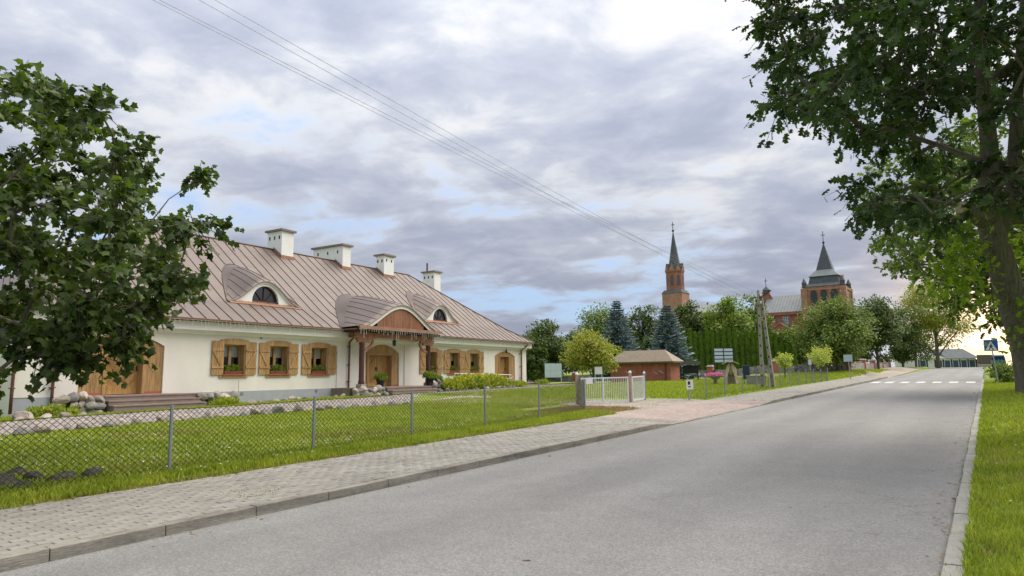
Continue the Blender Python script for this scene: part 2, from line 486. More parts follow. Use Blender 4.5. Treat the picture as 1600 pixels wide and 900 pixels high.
# ---------------------------------------------------------------- mesh helpers
class MB:
    def __init__(s):
        s.v, s.f, s.m = [], [], []
        s.mi = 0

    def add(s, vs, fs):
        o = len(s.v)
        s.v += [tuple(map(float, p)) for p in vs]
        for f in fs:
            s.f.append(tuple(i + o for i in f))
            s.m.append(s.mi)
        return s

    def box(s, x0, x1, y0, y1, z0, z1):
        return s.add([(x0, y0, z0), (x1, y0, z0), (x1, y1, z0), (x0, y1, z0), (x0, y0, z1), (x1, y0, z1), (x1, y1, z1), (x0, y1, z1)],
                     [(0, 3, 2, 1), (4, 5, 6, 7), (0, 1, 5, 4), (1, 2, 6, 5), (2, 3, 7, 6), (3, 0, 4, 7)])

    def hexa(s, p):
        """8 points: bottom ring then top ring"""
        return s.add(p, [(0, 3, 2, 1), (4, 5, 6, 7), (0, 1, 5, 4), (1, 2, 6, 5), (2, 3, 7, 6), (3, 0, 4, 7)])

    def beam(s, a, b, w, h, up=(0, 0, 1)):
        a, b = Vector(a), Vector(b)
        d = (b - a).normalized()
        sd = d.cross(Vector(up))
        if sd.length < 1e-4:
            sd = d.cross(Vector((1, 0, 0)))
        sd.normalize()
        u = sd.cross(d)
        sd, u = sd * w / 2, u * h / 2
        return s.hexa([a - sd - u, a + sd - u, b + sd - u, b - sd - u, a - sd + u, a + sd + u, b + sd + u, b - sd + u])

    def tube(s, pts, radii, n=6, cap=True):
        pts = [Vector(p) for p in pts]
        if isinstance(radii, (int, float)):
            radii = [radii] * len(pts)
        o = len(s.v)
        ref = None
        for i, p in enumerate(pts):
            d = (pts[min(i + 1, len(pts) - 1)] - pts[max(i - 1, 0)])
            d = d.normalized() if d.length > 1e-9 else Vector((0, 0, 1))
            if ref is None:
                ref = d.orthogonal().normalized()
            a = (ref - d * ref.dot(d))
            a = a.normalized() if a.length > 1e-6 else d.orthogonal().normalized()
            ref = a
            b = d.cross(a)
            for k in range(n):
                q = 2 * math.pi * k / n
                s.v.append(tuple(p + (a * math.cos(q) + b * math.sin(q)) * radii[i]))
        for i in range(len(pts) - 1):
            for k in range(n):
                k2 = (k + 1) % n
                s.f.append((o + i * n + k, o + i * n + k2, o + (i + 1) * n + k2, o + (i + 1) * n + k))
                s.m.append(s.mi)
        if cap:
            s.f.append(tuple(o + k for k in reversed(range(n))))
            s.m.append(s.mi)
            e = o + (len(pts) - 1) * n
            s.f.append(tuple(e + k for k in range(n)))
            s.m.append(s.mi)
        return s

    def lathe(s, prof, n=12, c=(0, 0, 0)):
        """prof: list of (r, z) bottom to top"""
        o = len(s.v)
        for r_, z in prof:
            for k in range(n):
                q = 2 * math.pi * k / n
                s.v.append((c[0] + r_ * math.cos(q), c[1] + r_ * math.sin(q), c[2] + z))
        for i in range(len(prof) - 1):
            for k in range(n):
                k2 = (k + 1) % n
                s.f.append((o + i * n + k, o + i * n + k2, o + (i + 1) * n + k2, o + (i + 1) * n + k))
                s.m.append(s.mi)
        s.f.append(tuple(o + k for k in reversed(range(n))))
        s.m.append(s.mi)
        e = o + (len(prof) - 1) * n
        s.f.append(tuple(e + k for k in range(n)))
        s.m.append(s.mi)
        return s

    def prism(s, poly, y0, y1):
        """polygon in (x, z) pushed along y; poly counter-clockwise seen from -y"""
        n = len(poly)
        s.add([(x, y0, z) for x, z in poly] + [(x, y1, z) for x, z in poly],
              [tuple(range(n)), tuple(n + k for k in reversed(range(n)))] + [((k + 1) % n, k, n + k, n + (k + 1) % n) for k in range(n)])
        return s

    def build(s, name, mats, parent=None, smooth=False, off=(0, 0, 0), bevel=0.0):
        me = bpy.data.meshes.new(name)
        V = [(x - off[0], y - off[1], z - off[2]) for x, y, z in s.v] if any(off) else s.v
        me.from_pydata(V, [], s.f)
        if not isinstance(mats, (list, tuple)):
            mats = [mats]
        for m in mats:
            me.materials.append(M[m] if isinstance(m, str) else m)
        if len(mats) > 1:
            me.polygons.foreach_set('material_index', s.m)
        if smooth:
            me.polygons.foreach_set('use_smooth', [True] * len(s.f))
        me.update()
        o = bpy.data.objects.new(name, me)
        col.objects.link(o)
        if parent is not None:
            o.parent = parent
        if bevel:
            b = o.modifiers.new('bevel', 'BEVEL')
            b.width = bevel
            b.segments = 2
            b.limit_method = 'ANGLE'
        return o


def np_mesh(name, V, F, mat, parent=None, smooth=False):
    """V (n,3), F (m,k) arrays"""
    V = np.asarray(V, np.float32)
    F = np.asarray(F, np.int32)
    me = bpy.data.meshes.new(name)
    me.vertices.add(len(V))
    me.vertices.foreach_set('co', V.ravel())
    k = F.shape[1]
    me.loops.add(F.size)
    me.loops.foreach_set('vertex_index', F.ravel())
    me.polygons.add(len(F))
    me.polygons.foreach_set('loop_start', np.arange(0, F.size, k, dtype=np.int32))
    me.polygons.foreach_set('loop_total', np.full(len(F), k, np.int32))
    if smooth:
        me.polygons.foreach_set('use_smooth', np.ones(len(F), bool))
    me.update(calc_edges=True)
    me.validate()
    me.materials.append(M[mat] if isinstance(mat, str) else mat)
    o = bpy.data.objects.new(name, me)
    col.objects.link(o)
    if parent is not None:
        o.parent = parent
    return o


def tag(o, label=None, cat=None, group=None, kind=None):
    if label:
        o['label'] = label
    if cat:
        o['category'] = cat
    if group:
        o['group'] = group
    if kind:
        o['kind'] = kind
    return o


def thing(name, loc, label, cat, group=None, rz=0.0):
    o = bpy.data.objects.new(name, None)
    o.empty_display_size = 0.2
    col.objects.link(o)
    o.location = tuple(map(float, loc))
    o.rotation_euler = (0, 0, rz)
    return tag(o, label, cat, group)


def copy_tree(o, parent=None):
    c = o.copy()
    col.objects.link(c)
    c.parent = parent
    for ch in list(o.children):
        copy_tree(ch, c)
    return c
# ---------------------------------------------------------------- terrain
SL = 0.0152
KX, PX0, RX = -6.74, -9.2, -0.4          # left kerb face, back of pavement, right kerb face


def road_z(y):
    y = np.asarray(y, float)
    return np.where(y < 100, SL * y, SL * 100 + SL * 40 * (1 - np.exp(-(np.maximum(y, 100) - 100) / 40)))


CTRL = [(-26.5, 10, .20), (-26.5, 20, .20), (-28, 30, .20), (-30, 46, .17), (-19, 8, .16), (-19, 20, .16), (-19, 35, .14), (-20, 48, .10),
        (-25.6, 56, -.08), (-47, 72, -.72), (-36, 66, -.4), (-23, 69, -.03), (-16.5, 68, .40), (-11.2, 75.5, .45), (-9.6, 5, .13), (-9.6, 15, .13),
        (-9.6, 25, .14), (-9.6, 36, .16), (-9.6, 48, .16), (-9.6, 60, .2), (-28, 74, 0.0), (-60, 93, .1), (-58, 142, .4), (-30, 163, .2),
        (-10, 110, .25), (-13, 45, .15), (-40, 20, .3), (-45, 45, .1), (-10, -10, .13), (-25, -10, .2), (-60, 30, .3)]


def lawn_off(x, y):
    x = np.asarray(x, float)
    y = np.asarray(y, float)
    w = np.zeros_like(x)
    a = np.zeros_like(x)
    for cx, cy, cz in CTRL:
        d2 = (x - cx) ** 2 + (y - cy) ** 2 + 0.5
        k = d2 ** -1.5
        w += k
        a += k * cz
    return a / w


def ground_z(x, y):
    x = np.asarray(x, float)
    y = np.asarray(y, float)
    left = lawn_off(x, y)
    edge = np.clip((-9.2 - x) / 0.6, 0, 1)
    left = 0.095 * (1 - edge) + left * edge
    right = 0.03 + 0.06 * np.clip((x + 0.25) / 1.2, 0, 1)
    far = np.clip((y - 62) / 12, 0, 1)
    mid = np.where(x < -6.7, -0.03, -0.06)
    z = np.where(x <= -9.2, left, np.where(x < -0.27, mid, right))
    z = np.where((x > -9.2) & (x < -6.7), mid * (1 - far) + 0.02 * far, z)
    return road_z(y) + z


def gz(x, y):
    return float(ground_z(np.array([x]), np.array([y]))[0])


xs = np.array([-2500, -900, -400, -220, -140, -110, -90, -75] + list(np.arange(-64, -10, 1.0)) + [-10, -9.8, -9.6, -9.4, -9.22, -9.19, -8, -6.71, -6.69, -4, -0.29, -0.25, 0, .3, .6, .95, 1.5, 2.5, 4, 7, 12, 20, 35, 60, 120, 300, 900, 2500])
ys = np.array([-1500, -300, -80, -30] + list(np.arange(-15, 130, 1.5)) + [132, 138, 146, 160, 180, 220, 300, 500, 900, 1600, 3000])
GX, GY = np.meshgrid(xs, ys)
GZ = ground_z(GX, np.clip(GY, -40, 400))
V = np.stack([GX, GY, GZ], -1).reshape(-1, 3)
nx, ny = len(xs), len(ys)
ii, jj = np.meshgrid(np.arange(nx - 1), np.arange(ny - 1))
b0 = (jj * nx + ii).ravel()
ground = np_mesh('ground', V, np.stack([b0, b0 + 1, b0 + 1 + nx, b0 + nx], 1), 'lawn', smooth=True)
tag(ground, kind='structure')


def strip(name, left, right, mat, lift, zf, nv=6, kind='structure', sub=1.0):
    """draped sheet between two polylines of equal length"""
    L, Rr = [], []
    for i in range(len(left) - 1):
        n = max(1, int(math.hypot(left[i + 1][0] - left[i][0], left[i + 1][1] - left[i][1]) / sub))
        for k in range(n):
            q = k / n
            L.append((left[i][0] * (1 - q) + left[i + 1][0] * q, left[i][1] * (1 - q) + left[i + 1][1] * q))
            Rr.append((right[i][0] * (1 - q) + right[i + 1][0] * q, right[i][1] * (1 - q) + right[i + 1][1] * q))
    L.append(left[-1])
    Rr.append(right[-1])
    L, Rr = np.array(L), np.array(Rr)
    q = np.linspace(0, 1, nv + 1)[None, :, None]
    P = L[:, None, :] * (1 - q) + Rr[:, None, :] * q
    Z = zf(P[..., 0], P[..., 1]) + lift
    V = np.concatenate([P, Z[..., None]], -1).reshape(-1, 3)
    n, m = P.shape[:2]
    ii, jj = np.meshgrid(np.arange(m - 1), np.arange(n - 1))
    b = (jj * m + ii).ravel()
    o = np_mesh(name, V, np.stack([b, b + 1, b + 1 + m, b + m], 1), mat, smooth=True)
    tag(o, kind=kind)
    return o


yr = list(np.arange(-15, 150, 2.0))
road = strip('road', [(KX - 0.02, y) for y in yr], [(RX + 0.02, y) for y in yr], 'asphalt', 0.0, lambda x, y: road_z(y), 8)
# crossing stripes
for k, cx in enumerate((-0.95, -1.85, -2.75, -3.65, -4.55, -5.45, -6.25)):
    b = MB()
    P = [(cx - .24, 49.9), (cx + .24, 49.9), (cx + .24, 52.4), (cx - .24, 52.4)]
    b.add([(x, y, float(road_z(y)) + .004) for x, y in P], [(0, 1, 2, 3)])
    b.build('crossing_stripe', 'marking', road)

# side track with a grass island, beyond the pavement
trk = strip('side_track', [(KX, 63), (KX, 72), (-7.0, 84), (-7.5, 100), (-8, 118)], [(-9.0, 62), (-12.5, 72), (-14.5, 84), (-15, 100), (-14, 118)], 'gravel', 0.03, ground_z, 6)


# ---------------------------------------------------------------- kerbs and paving
def kerb_h(y):
    return float(np.interp(y, [15.4, 16.8, 24.9, 26.4], [.11, .022, .022, .11]))


def pave_z(x, y):
    x = np.asarray(x, float)
    y = np.asarray(y, float)
    k = np.interp(y, [15.4, 16.8, 24.9, 26.4], [0, 1, 1, 0])
    dip = k * np.clip((x + 8.6) / 1.7, 0, 1) * 0.085
    return road_z(y) + 0.108 - dip


kb = MB()
for y in range(-3, 62, 5):
    kb.hexa([(KX - .19, y, road_z(y) - .2), (KX - .012, y, road_z(y) - .2), (KX - .012, y + 5, road_z(y + 5) - .2), (KX - .19, y + 5, road_z(y + 5) - .2),
             (KX - .19, y, road_z(y) - .004), (KX - .012, y, road_z(y) - .004), (KX - .012, y + 5, road_z(y + 5) - .004), (KX - .19, y + 5, road_z(y + 5) - .004)])
kerb = tag(kb.build('kerb', 'concrete'), kind='structure')
for i in range(-3, 62):
    y0, y1 = i + .51, i + 1.503
    b = MB()
    j = rnd.uniform(-.006, .006)
    a0, a1 = float(road_z(y0)), float(road_z(y1))
    h0, h1 = kerb_h(y0) + j, kerb_h(y1) + j
    b.hexa([(KX - .15, y0, a0 - .1), (KX, y0, a0 - .1), (KX, y1, a1 - .1), (KX - .15, y1, a1 - .1),
            (KX - .15, y0, a0 + h0), (KX - .012, y0, a0 + h0), (KX - .012, y1, a1 + h1), (KX - .15, y1, a1 + h1)])
    b.build('kerb_stone', 'kerb', kerb, bevel=0.008)
kb = MB()
for y in range(-3, 57, 5):
    kb.hexa([(RX + .01, y, road_z(y) - .2), (RX + .18, y, road_z(y) - .2), (RX + .18, y + 5, road_z(y + 5) - .2), (RX + .01, y + 5, road_z(y + 5) - .2),
             (RX + .01, y, road_z(y) - .01), (RX + .18, y, road_z(y) - .01), (RX + .18, y + 5, road_z(y + 5) - .01), (RX + .01, y + 5, road_z(y + 5) - .01)])
kerb_r = tag(kb.build('verge_kerb', 'concrete'), kind='structure')
for i in range(-3, 57):
    y0, y1 = i + .2, i + 1.193
    b = MB()
    j = rnd.uniform(-.006, .006)
    jx = rnd.uniform(-.008, .008)
    a0, a1 = float(road_z(y0)), float(road_z(y1))
    b.hexa([(RX + jx, y0, a0 - .1), (RX + .15 + jx, y0, a0 - .1), (RX + .15 + jx, y1, a1 - .1), (RX + jx, y1, a1 - .1),
            (RX + jx, y0, a0 + .035 + j), (RX + .15 + jx, y0, a0 + .04 + j), (RX + .15 + jx, y1, a1 + .04 + j), (RX + jx, y1, a1 + .035 + j)])
    b.build('kerb_stone', 'kerb_r', kerb_r, bevel=0.008)

# pavement: sand bed, then every paver
bed = strip('pavement', [(PX0, y) for y in np.arange(-3, 62.1, 1)], [(KX - .155, y) for y in np.arange(-3, 62.1, 1)], 'joint', -0.010, pave_z, 6)
LN, WD = 0.2, 0.1
rows = int((KX - .155 - PX0) / WD)
PAV = []
for r_ in range(rows):
    x = KX - .155 - (r_ + .5) * WD
    yy = -2.9 + (r_ % 2) * LN / 2
    while yy < 61.8:
        PAV.append((x + rng.normal(0, .0008), yy, 1 if 17.6 < yy + .3 * (r_ * .1) < 26.3 else 0))
        yy += LN
PAV = np.array(PAV)
dP = np.stack([PAV[:, 0], PAV[:, 1], pave_z(PAV[:, 0], PAV[:, 1])], 1) - EYE
zz = dP @ _f
uu = 800 + FPX * (dP @ _r) / zz
vv = 450 - FPX * (dP @ _u) / zz
vis = (zz > 1) & (uu > -10) & (uu < 1610) & (vv < 905)
order = np.argsort(np.where(vis, zz, 1e9))[:300]
near = np.zeros(len(PAV), bool)
near[order] = True
g, ch, th = 0.0035, 0.006, 0.03
tv = np.array([(sx * (WD / 2 - g - c_), sy * (LN / 2 - g - c_), z) for z, c_ in ((-th, 0), (-.005, 0), (0, ch)) for sx, sy in ((-1, -1), (1, -1), (1, 1), (-1, 1))])
tf = np.array([(8, 9, 10, 11)] + [(a + k, a + (k + 1) % 4, a + 4 + (k + 1) % 4, a + 4 + k) for a in (0, 4) for k in range(4)])


def pav_block(name, sel, mat):
    P = PAV[sel]
    n = len(P)
    z = pave_z(P[:, 0], P[:, 1]) + rng.normal(0, .0022, n)
    V = tv[None] + np.stack([P[:, 0], P[:, 1], z], 1)[:, None, :]
    V[..., 2] += (V[..., 1] - P[:, 1][:, None]) * SL
    F = tf[None] + (np.arange(n) * len(tv))[:, None, None]
    return np_mesh(name, V.reshape(-1, 3), F.reshape(-1, 4), mat, bed)


tag(pav_block('paver_field', (~near) & (PAV[:, 2] == 0), 'paver'), kind='stuff')
tag(pav_block('driveway_pavers', PAV[:, 2] == 1, 'paver_pink'), kind='stuff')
pm = MB().add(tv, [tuple(map(int, f)) for f in tf]).build('paver', 'paver', bed)
first = True
for i in order:
    o = pm if first else pm.copy()
    if not first:
        col.objects.link(o)
    first = False
    x, y = PAV[i, 0], PAV[i, 1]
    o.location = (x, y, float(pave_z(x, y)) + rnd.gauss(0, .0022))
    o.rotation_euler = (math.atan(SL) + rnd.gauss(0, .006), rnd.gauss(0, .008), 0)

# gravel driveway in the gateway
drv = strip('driveway', [(-9.2, 18.3), (-9.2, 20), (-9.2, 22), (-9.2, 25.9)], [(-10.4, 18.9), (-12.5, 20.9), (-12.6, 22.9), (-11.5, 25.6)], 'gravel', 0.012, ground_z, 5)
drv2 = strip('forecourt', [(-12.4, 21.0), (-15.9, 21.2), (-19.3, 19.6)], [(-11.8, 23.6), (-16.5, 26.0), (-22.5, 28.0)], 'gravel', 0.012, ground_z, 6)

# cobbled path before the house
pn = [(-19.4, 5.0), (-19.6, 6), (-20, 8), (-20.3, 9.9), (-20.5, 11.7), (-20.1, 13.2), (-19.6, 16.5), (-19.3, 19.6)]
pf = [(-24.2, 5.0), (-24.0, 6), (-24.4, 8.3), (-24.9, 10.5), (-25.0, 12.5), (-25.2, 14.6), (-25.3, 19.5), (-25.6, 27.0)]
path = strip('path', pn, pf, 'gravel', 0.012, ground_z, 8)
path2 = strip('path_branch', [(-25.6, 27.0), (-25.8, 34), (-26.6, 43)], [(-22.5, 28.0), (-22.6, 35), (-23.8, 44)], 'gravel', 0.014, ground_z, 5)


def cobbles(name, poly_l, poly_r, n, parent, rr=(.05, .10)):
    L, Rr = np.array(poly_l), np.array(poly_r)
    t_ = rng.random(n) * (len(L) - 1)
    i = np.minimum(t_.astype(int), len(L) - 2)
    q = (t_ - i)[:, None]
    a = L[i] * (1 - q) + L[i + 1] * q
    b = Rr[i] * (1 - q) + Rr[i + 1] * q
    w = rng.random((n, 1))
    P = a * (1 - w) + b * w
    R_ = rng.uniform(rr[0], rr[1], n)
    z = ground_z(P[:, 0], P[:, 1]) + .01
    k = 6
    ang = np.arange(k) * 2 * math.pi / k
    ring = np.stack([np.cos(ang), np.sin(ang), np.zeros(k)], 1)
    ring2 = np.stack([np.cos(ang) * .62, np.sin(ang) * .62, np.full(k, .42)], 1)
    T = np.concatenate([ring, ring2, [[0, 0, .55]]])
    jit = rng.uniform(.75, 1.2, (n, len(T), 1))
    V = T[None] * R_[:, None, None] * jit
    V[..., 2] *= .8
    V = V + np.stack([P[:, 0], P[:, 1], z], 1)[:, None, :]
    F = []
    for j in range(k):
        j2 = (j + 1) % k
        F += [(j, j2, k + j2), (j, k + j2, k + j), (k + j, k + j2, 2 * k)]
    F = np.array(F)[None] + (np.arange(n) * len(T))[:, None, None]
    return tag(np_mesh(name, V.reshape(-1, 3), F.reshape(-1, 3), 'cobble', parent), kind='stuff')


cobbles('cobbles', pn, pf, 7000, path)
cobbles('cobbles', [(-25.6, 27.0), (-25.8, 34), (-26.6, 43)], [(-22.5, 28.0), (-22.6, 35), (-23.8, 44)], 2000, path2, (.05, .11))
cobbles('gravel_stones', [(-12.4, 21.0), (-15.9, 21.2), (-19.3, 19.6)], [(-11.8, 23.6), (-16.5, 26.0), (-22.5, 28.0)], 2500, drv2, (.02, .05))
cobbles('gravel_stones', [(-9.3, 18.5), (-9.3, 22), (-9.3, 25.7)], [(-10.6, 19.2), (-12.4, 22), (-11.6, 25.4)], 1500, drv, (.012, .03))
# ---------------------------------------------------------------- the manor-like house
HA = rad(-4.5)
H_T = np.array([math.sin(HA), math.cos(HA)])
H_N = np.array([math.cos(HA), -math.sin(HA)])
HS, HW, HZ = 28.7, 26.6, 0.5
HOFF = (HS, 0, HZ)
HRZ = math.pi / 2 - HA


def hw(s, d, z=None):
    """house coordinates (along the front, depth behind the front, height) -> world"""
    p = s * H_T - (HW + d) * H_N
    if z is None:
        z = gz(p[0], p[1])
    return np.array([p[0], p[1], z])


house = thing('manor_house', hw(HS, 0, HZ), 'long white single-storey house with brown seamed hip roof and honey-wood shutters', 'house', rz=HRZ)


def hb(mb, name, mats, parent=None, **kw):
    return mb.build(name, mats, parent or house, off=HOFF, **kw)


S0, S1, WTOP = 10.75, 46.2, 4.0
ARC = 10
WIN = [19.42, 21.92, 24.5, 33.95, 36.45, 38.85]
OPEN = [(12.85, 16.1, .98, 2.93, .46), (27.95, 30.85, .98, 2.93, .5), (41.6, 44.5, .98, 2.98, .36)]
OPEN += [(c - .57, c + .57, 1.74, 3.12, .07) for c in WIN]
OPEN.sort()


def arch(o, s):
    u = (s - (o[0] + o[1]) / 2) / ((o[1] - o[0]) / 2)
    return o[3] + o[4] * (1 - u * u)


w = MB()
zb = 0.2
T = 0.5
cur = S0
for o in OPEN:
    w.add([(cur, 0, zb), (o[0], 0, zb), (o[0], 0, WTOP), (cur, 0, WTOP)], [(0, 1, 2, 3)])
    w.add([(o[0], 0, zb), (o[1], 0, zb), (o[1], 0, o[2]), (o[0], 0, o[2])], [(0, 1, 2, 3)])
    w.add([(o[0], 0, o[2]), (o[1], 0, o[2]), (o[1], T, o[2]), (o[0], T, o[2])], [(0, 1, 2, 3)])
    w.add([(o[0], 0, o[2]), (o[0], T, o[2]), (o[0], T, o[3]), (o[0], 0, o[3])], [(0, 1, 2, 3)])
    w.add([(o[1], 0, o[2]), (o[1], T, o[2]), (o[1], T, o[3]), (o[1], 0, o[3])], [(3, 2, 1, 0)])
    for k in range(ARC):
        a, b = o[0] + (o[1] - o[0]) * k / ARC, o[0] + (o[1] - o[0]) * (k + 1) / ARC
        za, zb_ = arch(o, a), arch(o, b)
        w.add([(a, 0, za), (b, 0, zb_), (b, 0, WTOP), (a, 0, WTOP)], [(0, 1, 2, 3)])
        w.add([(a, 0, za), (b, 0, zb_), (b, T, zb_), (a, T, za)], [(3, 2, 1, 0)])
    cur = o[1]
w.add([(cur, 0, zb), (S1, 0, zb), (S1, 0, WTOP), (cur, 0, WTOP)], [(0, 1, 2, 3)])
# end walls and back wall
w.add([(S0, 0, zb), (S0, 12.2, zb), (S0, 12.2, WTOP), (S0, 0, WTOP)], [(0, 3, 2, 1)][::-1])
w.add([(S1, 0, zb), (S1, 12.2, zb), (S1, 12.2, WTOP), (S1, 0, WTOP)], [(0, 1, 2, 3)])
w.add([(S0, 12.2, zb), (S1, 12.2, zb), (S1, 12.2, WTOP), (S0, 12.2, WTOP)], [(3, 2, 1, 0)])
hb(w, 'wall', 'plaster')
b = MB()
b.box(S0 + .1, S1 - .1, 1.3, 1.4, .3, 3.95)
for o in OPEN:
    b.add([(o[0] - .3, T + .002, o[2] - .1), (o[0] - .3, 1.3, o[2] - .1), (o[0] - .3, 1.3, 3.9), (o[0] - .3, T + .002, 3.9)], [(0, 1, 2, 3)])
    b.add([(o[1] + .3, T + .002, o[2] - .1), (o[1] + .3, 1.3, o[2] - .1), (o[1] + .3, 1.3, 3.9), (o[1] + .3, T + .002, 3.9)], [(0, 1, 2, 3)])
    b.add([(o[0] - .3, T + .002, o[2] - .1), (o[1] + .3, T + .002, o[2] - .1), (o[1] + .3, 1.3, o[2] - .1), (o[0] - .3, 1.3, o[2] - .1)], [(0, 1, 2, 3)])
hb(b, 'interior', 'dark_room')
# plinth, stopped at the doors
b = MB()
for a, c in ((S0 - .03, 12.6), (16.35, 27.6), (31.2, 41.3), (44.8, S1 + .03)):
    b.box(a, c, -.03, -.002, .2, .98)
hb(b, 'plinth', 'plinth')
# flat wall strips (pilasters) and cornice
for a, c in ((S0, S0 + .7), (25.75, 26.45), (31.3, 32.1), (39.9, 40.0), (S1 - .6, S1)):
    b = MB()
    b.box(a, c, -.05 if c - a > .2 else -.02, -.002, .99, 3.5)
    hb(b, 'pilaster', 'plaster')
b = MB()
b.box(S0 - .1, S1 + .1, -.10, -.001, 3.5, 3.66)
b.box(S0 - .3, S1 + .3, -.42, -.003, 3.66, 4.02)
b.box(S1 + .003, S1 + .3, -.003, 12.2, 3.66, 4.02)
b.box(S0 - .3, S0 - .003, -.003, 12.2, 3.66, 4.02)
hb(b, 'cornice', 'white_paint')

# roof ------------------------------------------------------------
E0, E1, R0, R1 = 10.25, 46.6, 18.0, 38.9
PR = [(-.6, 4.12), (1.0, 5.15), (6.1, 9.25)]


def zr(d):
    return float(np.interp(d, [p[0] for p in PR], [p[1] for p in PR]))


def hip_r(d):
    return E1 + (R1 - E1) * (d + .6) / 6.7


def hip_l(d):
    return E0 + (R0 - E0) * (d + .6) / 6.7


b = MB()
for q in range(2):
    (d0, z0), (d1, z1) = PR[q], PR[q + 1]
    f0, f1 = 12.2 - d0, 12.2 - d1
    b.add([(hip_l(d0), d0, z0), (hip_r(d0), d0, z0), (hip_r(d1), d1, z1), (hip_l(d1), d1, z1)], [(0, 1, 2, 3)])
    b.add([(hip_l(d0), f0, z0), (hip_r(d0), f0, z0), (hip_r(d1), f1, z1), (hip_l(d1), f1, z1)], [(3, 2, 1, 0)])
    b.add([(hip_r(d0), d0, z0), (hip_r(d0), f0, z0), (hip_r(d1), f1, z1), (hip_r(d1), d1, z1)], [(0, 1, 2, 3)])
    b.add([(hip_l(d0), d0, z0), (hip_l(d0), f0, z0), (hip_l(d1), f1, z1), (hip_l(d1), d1, z1)], [(3, 2, 1, 0)])
b.add([(E0, -.6, 4.05), (E1, -.6, 4.05), (E1, 12.8, 4.05), (E0, 12.8, 4.05)], [(3, 2, 1, 0)])
for A, B in (((E0, -.6), (E1, -.6)), ((E1, -.6), (E1, 12.8)), ((E1, 12.8), (E0, 12.8)), ((E0, 12.8), (E0, -.6))):
    b.add([(*A, 4.05), (*B, 4.05), (*B, 4.12), (*A, 4.12)], [(0, 1, 2, 3)])
roof = hb(b, 'roof', 'roof')
PW = 0.66
npan = int(round((E1 - E0) / PW))
PW = (E1 - E0) / npan
LIFT = .022


def dmax(s):
    if s > R1:
        return (E1 - s) * 6.7 / (E1 - R1) - .6
    if s < R0:
        return (s - E0) * 6.7 / (R0 - E0) - .6
    return 6.1


for k in range(npan):
    a, c = E0 + k * PW, E0 + (k + 1) * PW
    b = MB()
    cols = []
    for s in (a + .004, c - .004):
        m = max(dmax(s), -.58)
        ds = [-.62] + [min(x, m) for x in (1.0,)] + [m]
        cols.append([(s, d, zr(max(d, -.6)) + LIFT) for d in ds])
    A, C = cols
    for q in range(2):
        b.add([A[q], C[q], C[q + 1], A[q + 1]], [(0, 1, 2, 3)])
    b.add([(A[0][0], -.62, 4.115), (C[0][0], -.62, 4.115), C[0], A[0]], [(0, 1, 2, 3)])
    # standing seam along the left edge, in the darker brown seam metal
    b.mi = 1
    for q in range(2):
        p0, p1 = A[q], A[q + 1]
        if abs(p1[1] - p0[1]) < .02:
            continue
        b.hexa([(a - .014, p0[1], p0[2] - .01), (a + .014, p0[1], p0[2] - .01), (a + .014, p1[1], p1[2] - .01), (a - .014, p1[1], p1[2] - .01),
                (a - .014, p0[1], p0[2] + .035), (a + .014, p0[1], p0[2] + .035), (a + .014, p1[1], p1[2] + .035), (a - .014, p1[1], p1[2] + .035)])
    # staggered cross lap
    b.mi = 1
    for dl in (0.9 + (k % 2) * .9, 3.1 + (k % 2) * .9, 4.9 + (k % 2) * .6):
        if dl < min(dmax(a), dmax(c)) - .1:
            z0, z1 = zr(dl) + LIFT + .002, zr(dl + .022) + LIFT + .002
            b.add([(a + .02, dl, z0), (c - .02, dl, z0), (c - .02, dl + .018, z1), (a + .02, dl + .018, z1)], [(0, 1, 2, 3)])
    hb(b, 'roof_panel', ['roof', 'seam'], roof)
b = MB()
b.tube([(R0, 6.1, 9.28), (R1, 6.1, 9.28)], .06, 6)
b.tube([(R1, 6.1, 9.28), (hip_r(1.0), 1.0, 5.19), (E1, -.6, 4.16)], .05, 6)
b.tube([(R0, 6.1, 9.28), (hip_l(1.0), 1.0, 5.19), (E0, -.6, 4.16)], .05, 6)
hb(b, 'ridge_cap', 'seam', roof)
# gutters and downpipes
PC, PHW = 29.1, 3.62
for a, c in ((E0, PC - PHW - .02), (PC + PHW + .02, E1)):
    b = MB()
    pts = [(math.cos(q) * .075, -math.sin(q) * .075) for q in np.linspace(0, math.pi, 7)]
    for s in (a, c):
        for (y, z) in pts:
            b.v.append((s, -.68 + y, 4.12 + z))
    n = len(pts)
    for i in range(n - 1):
        b.f.append((i, i + 1, n + i + 1, n + i))
        b.m.append(0)
    hb(b, 'gutter', 'copper', smooth=True)
for s, so in ((11.95, 11.95), (S0 - .05, S0 - .15), (45.25, 45.45), (26.55, 26.55)):
    b = MB()
    b.tube([(so, -.66, 4.08), (so, -.6, 3.85), (s, -.14, 3.45), (s, -.12, 1.2), (s, -.12, .45)], .055, 8)
    for z in (3.2, 2.2, 1.3):
        b.box(s - .07, s + .07, -.19, -.003, z, z + .04)
    hb(b, 'downpipe', 'pipe', smooth=True)


# eyebrow dormers ------------------------------------------------
def bell(u):
    return .5 * (1 + math.cos(math.pi * u)) if abs(u) < 1 else 0.0


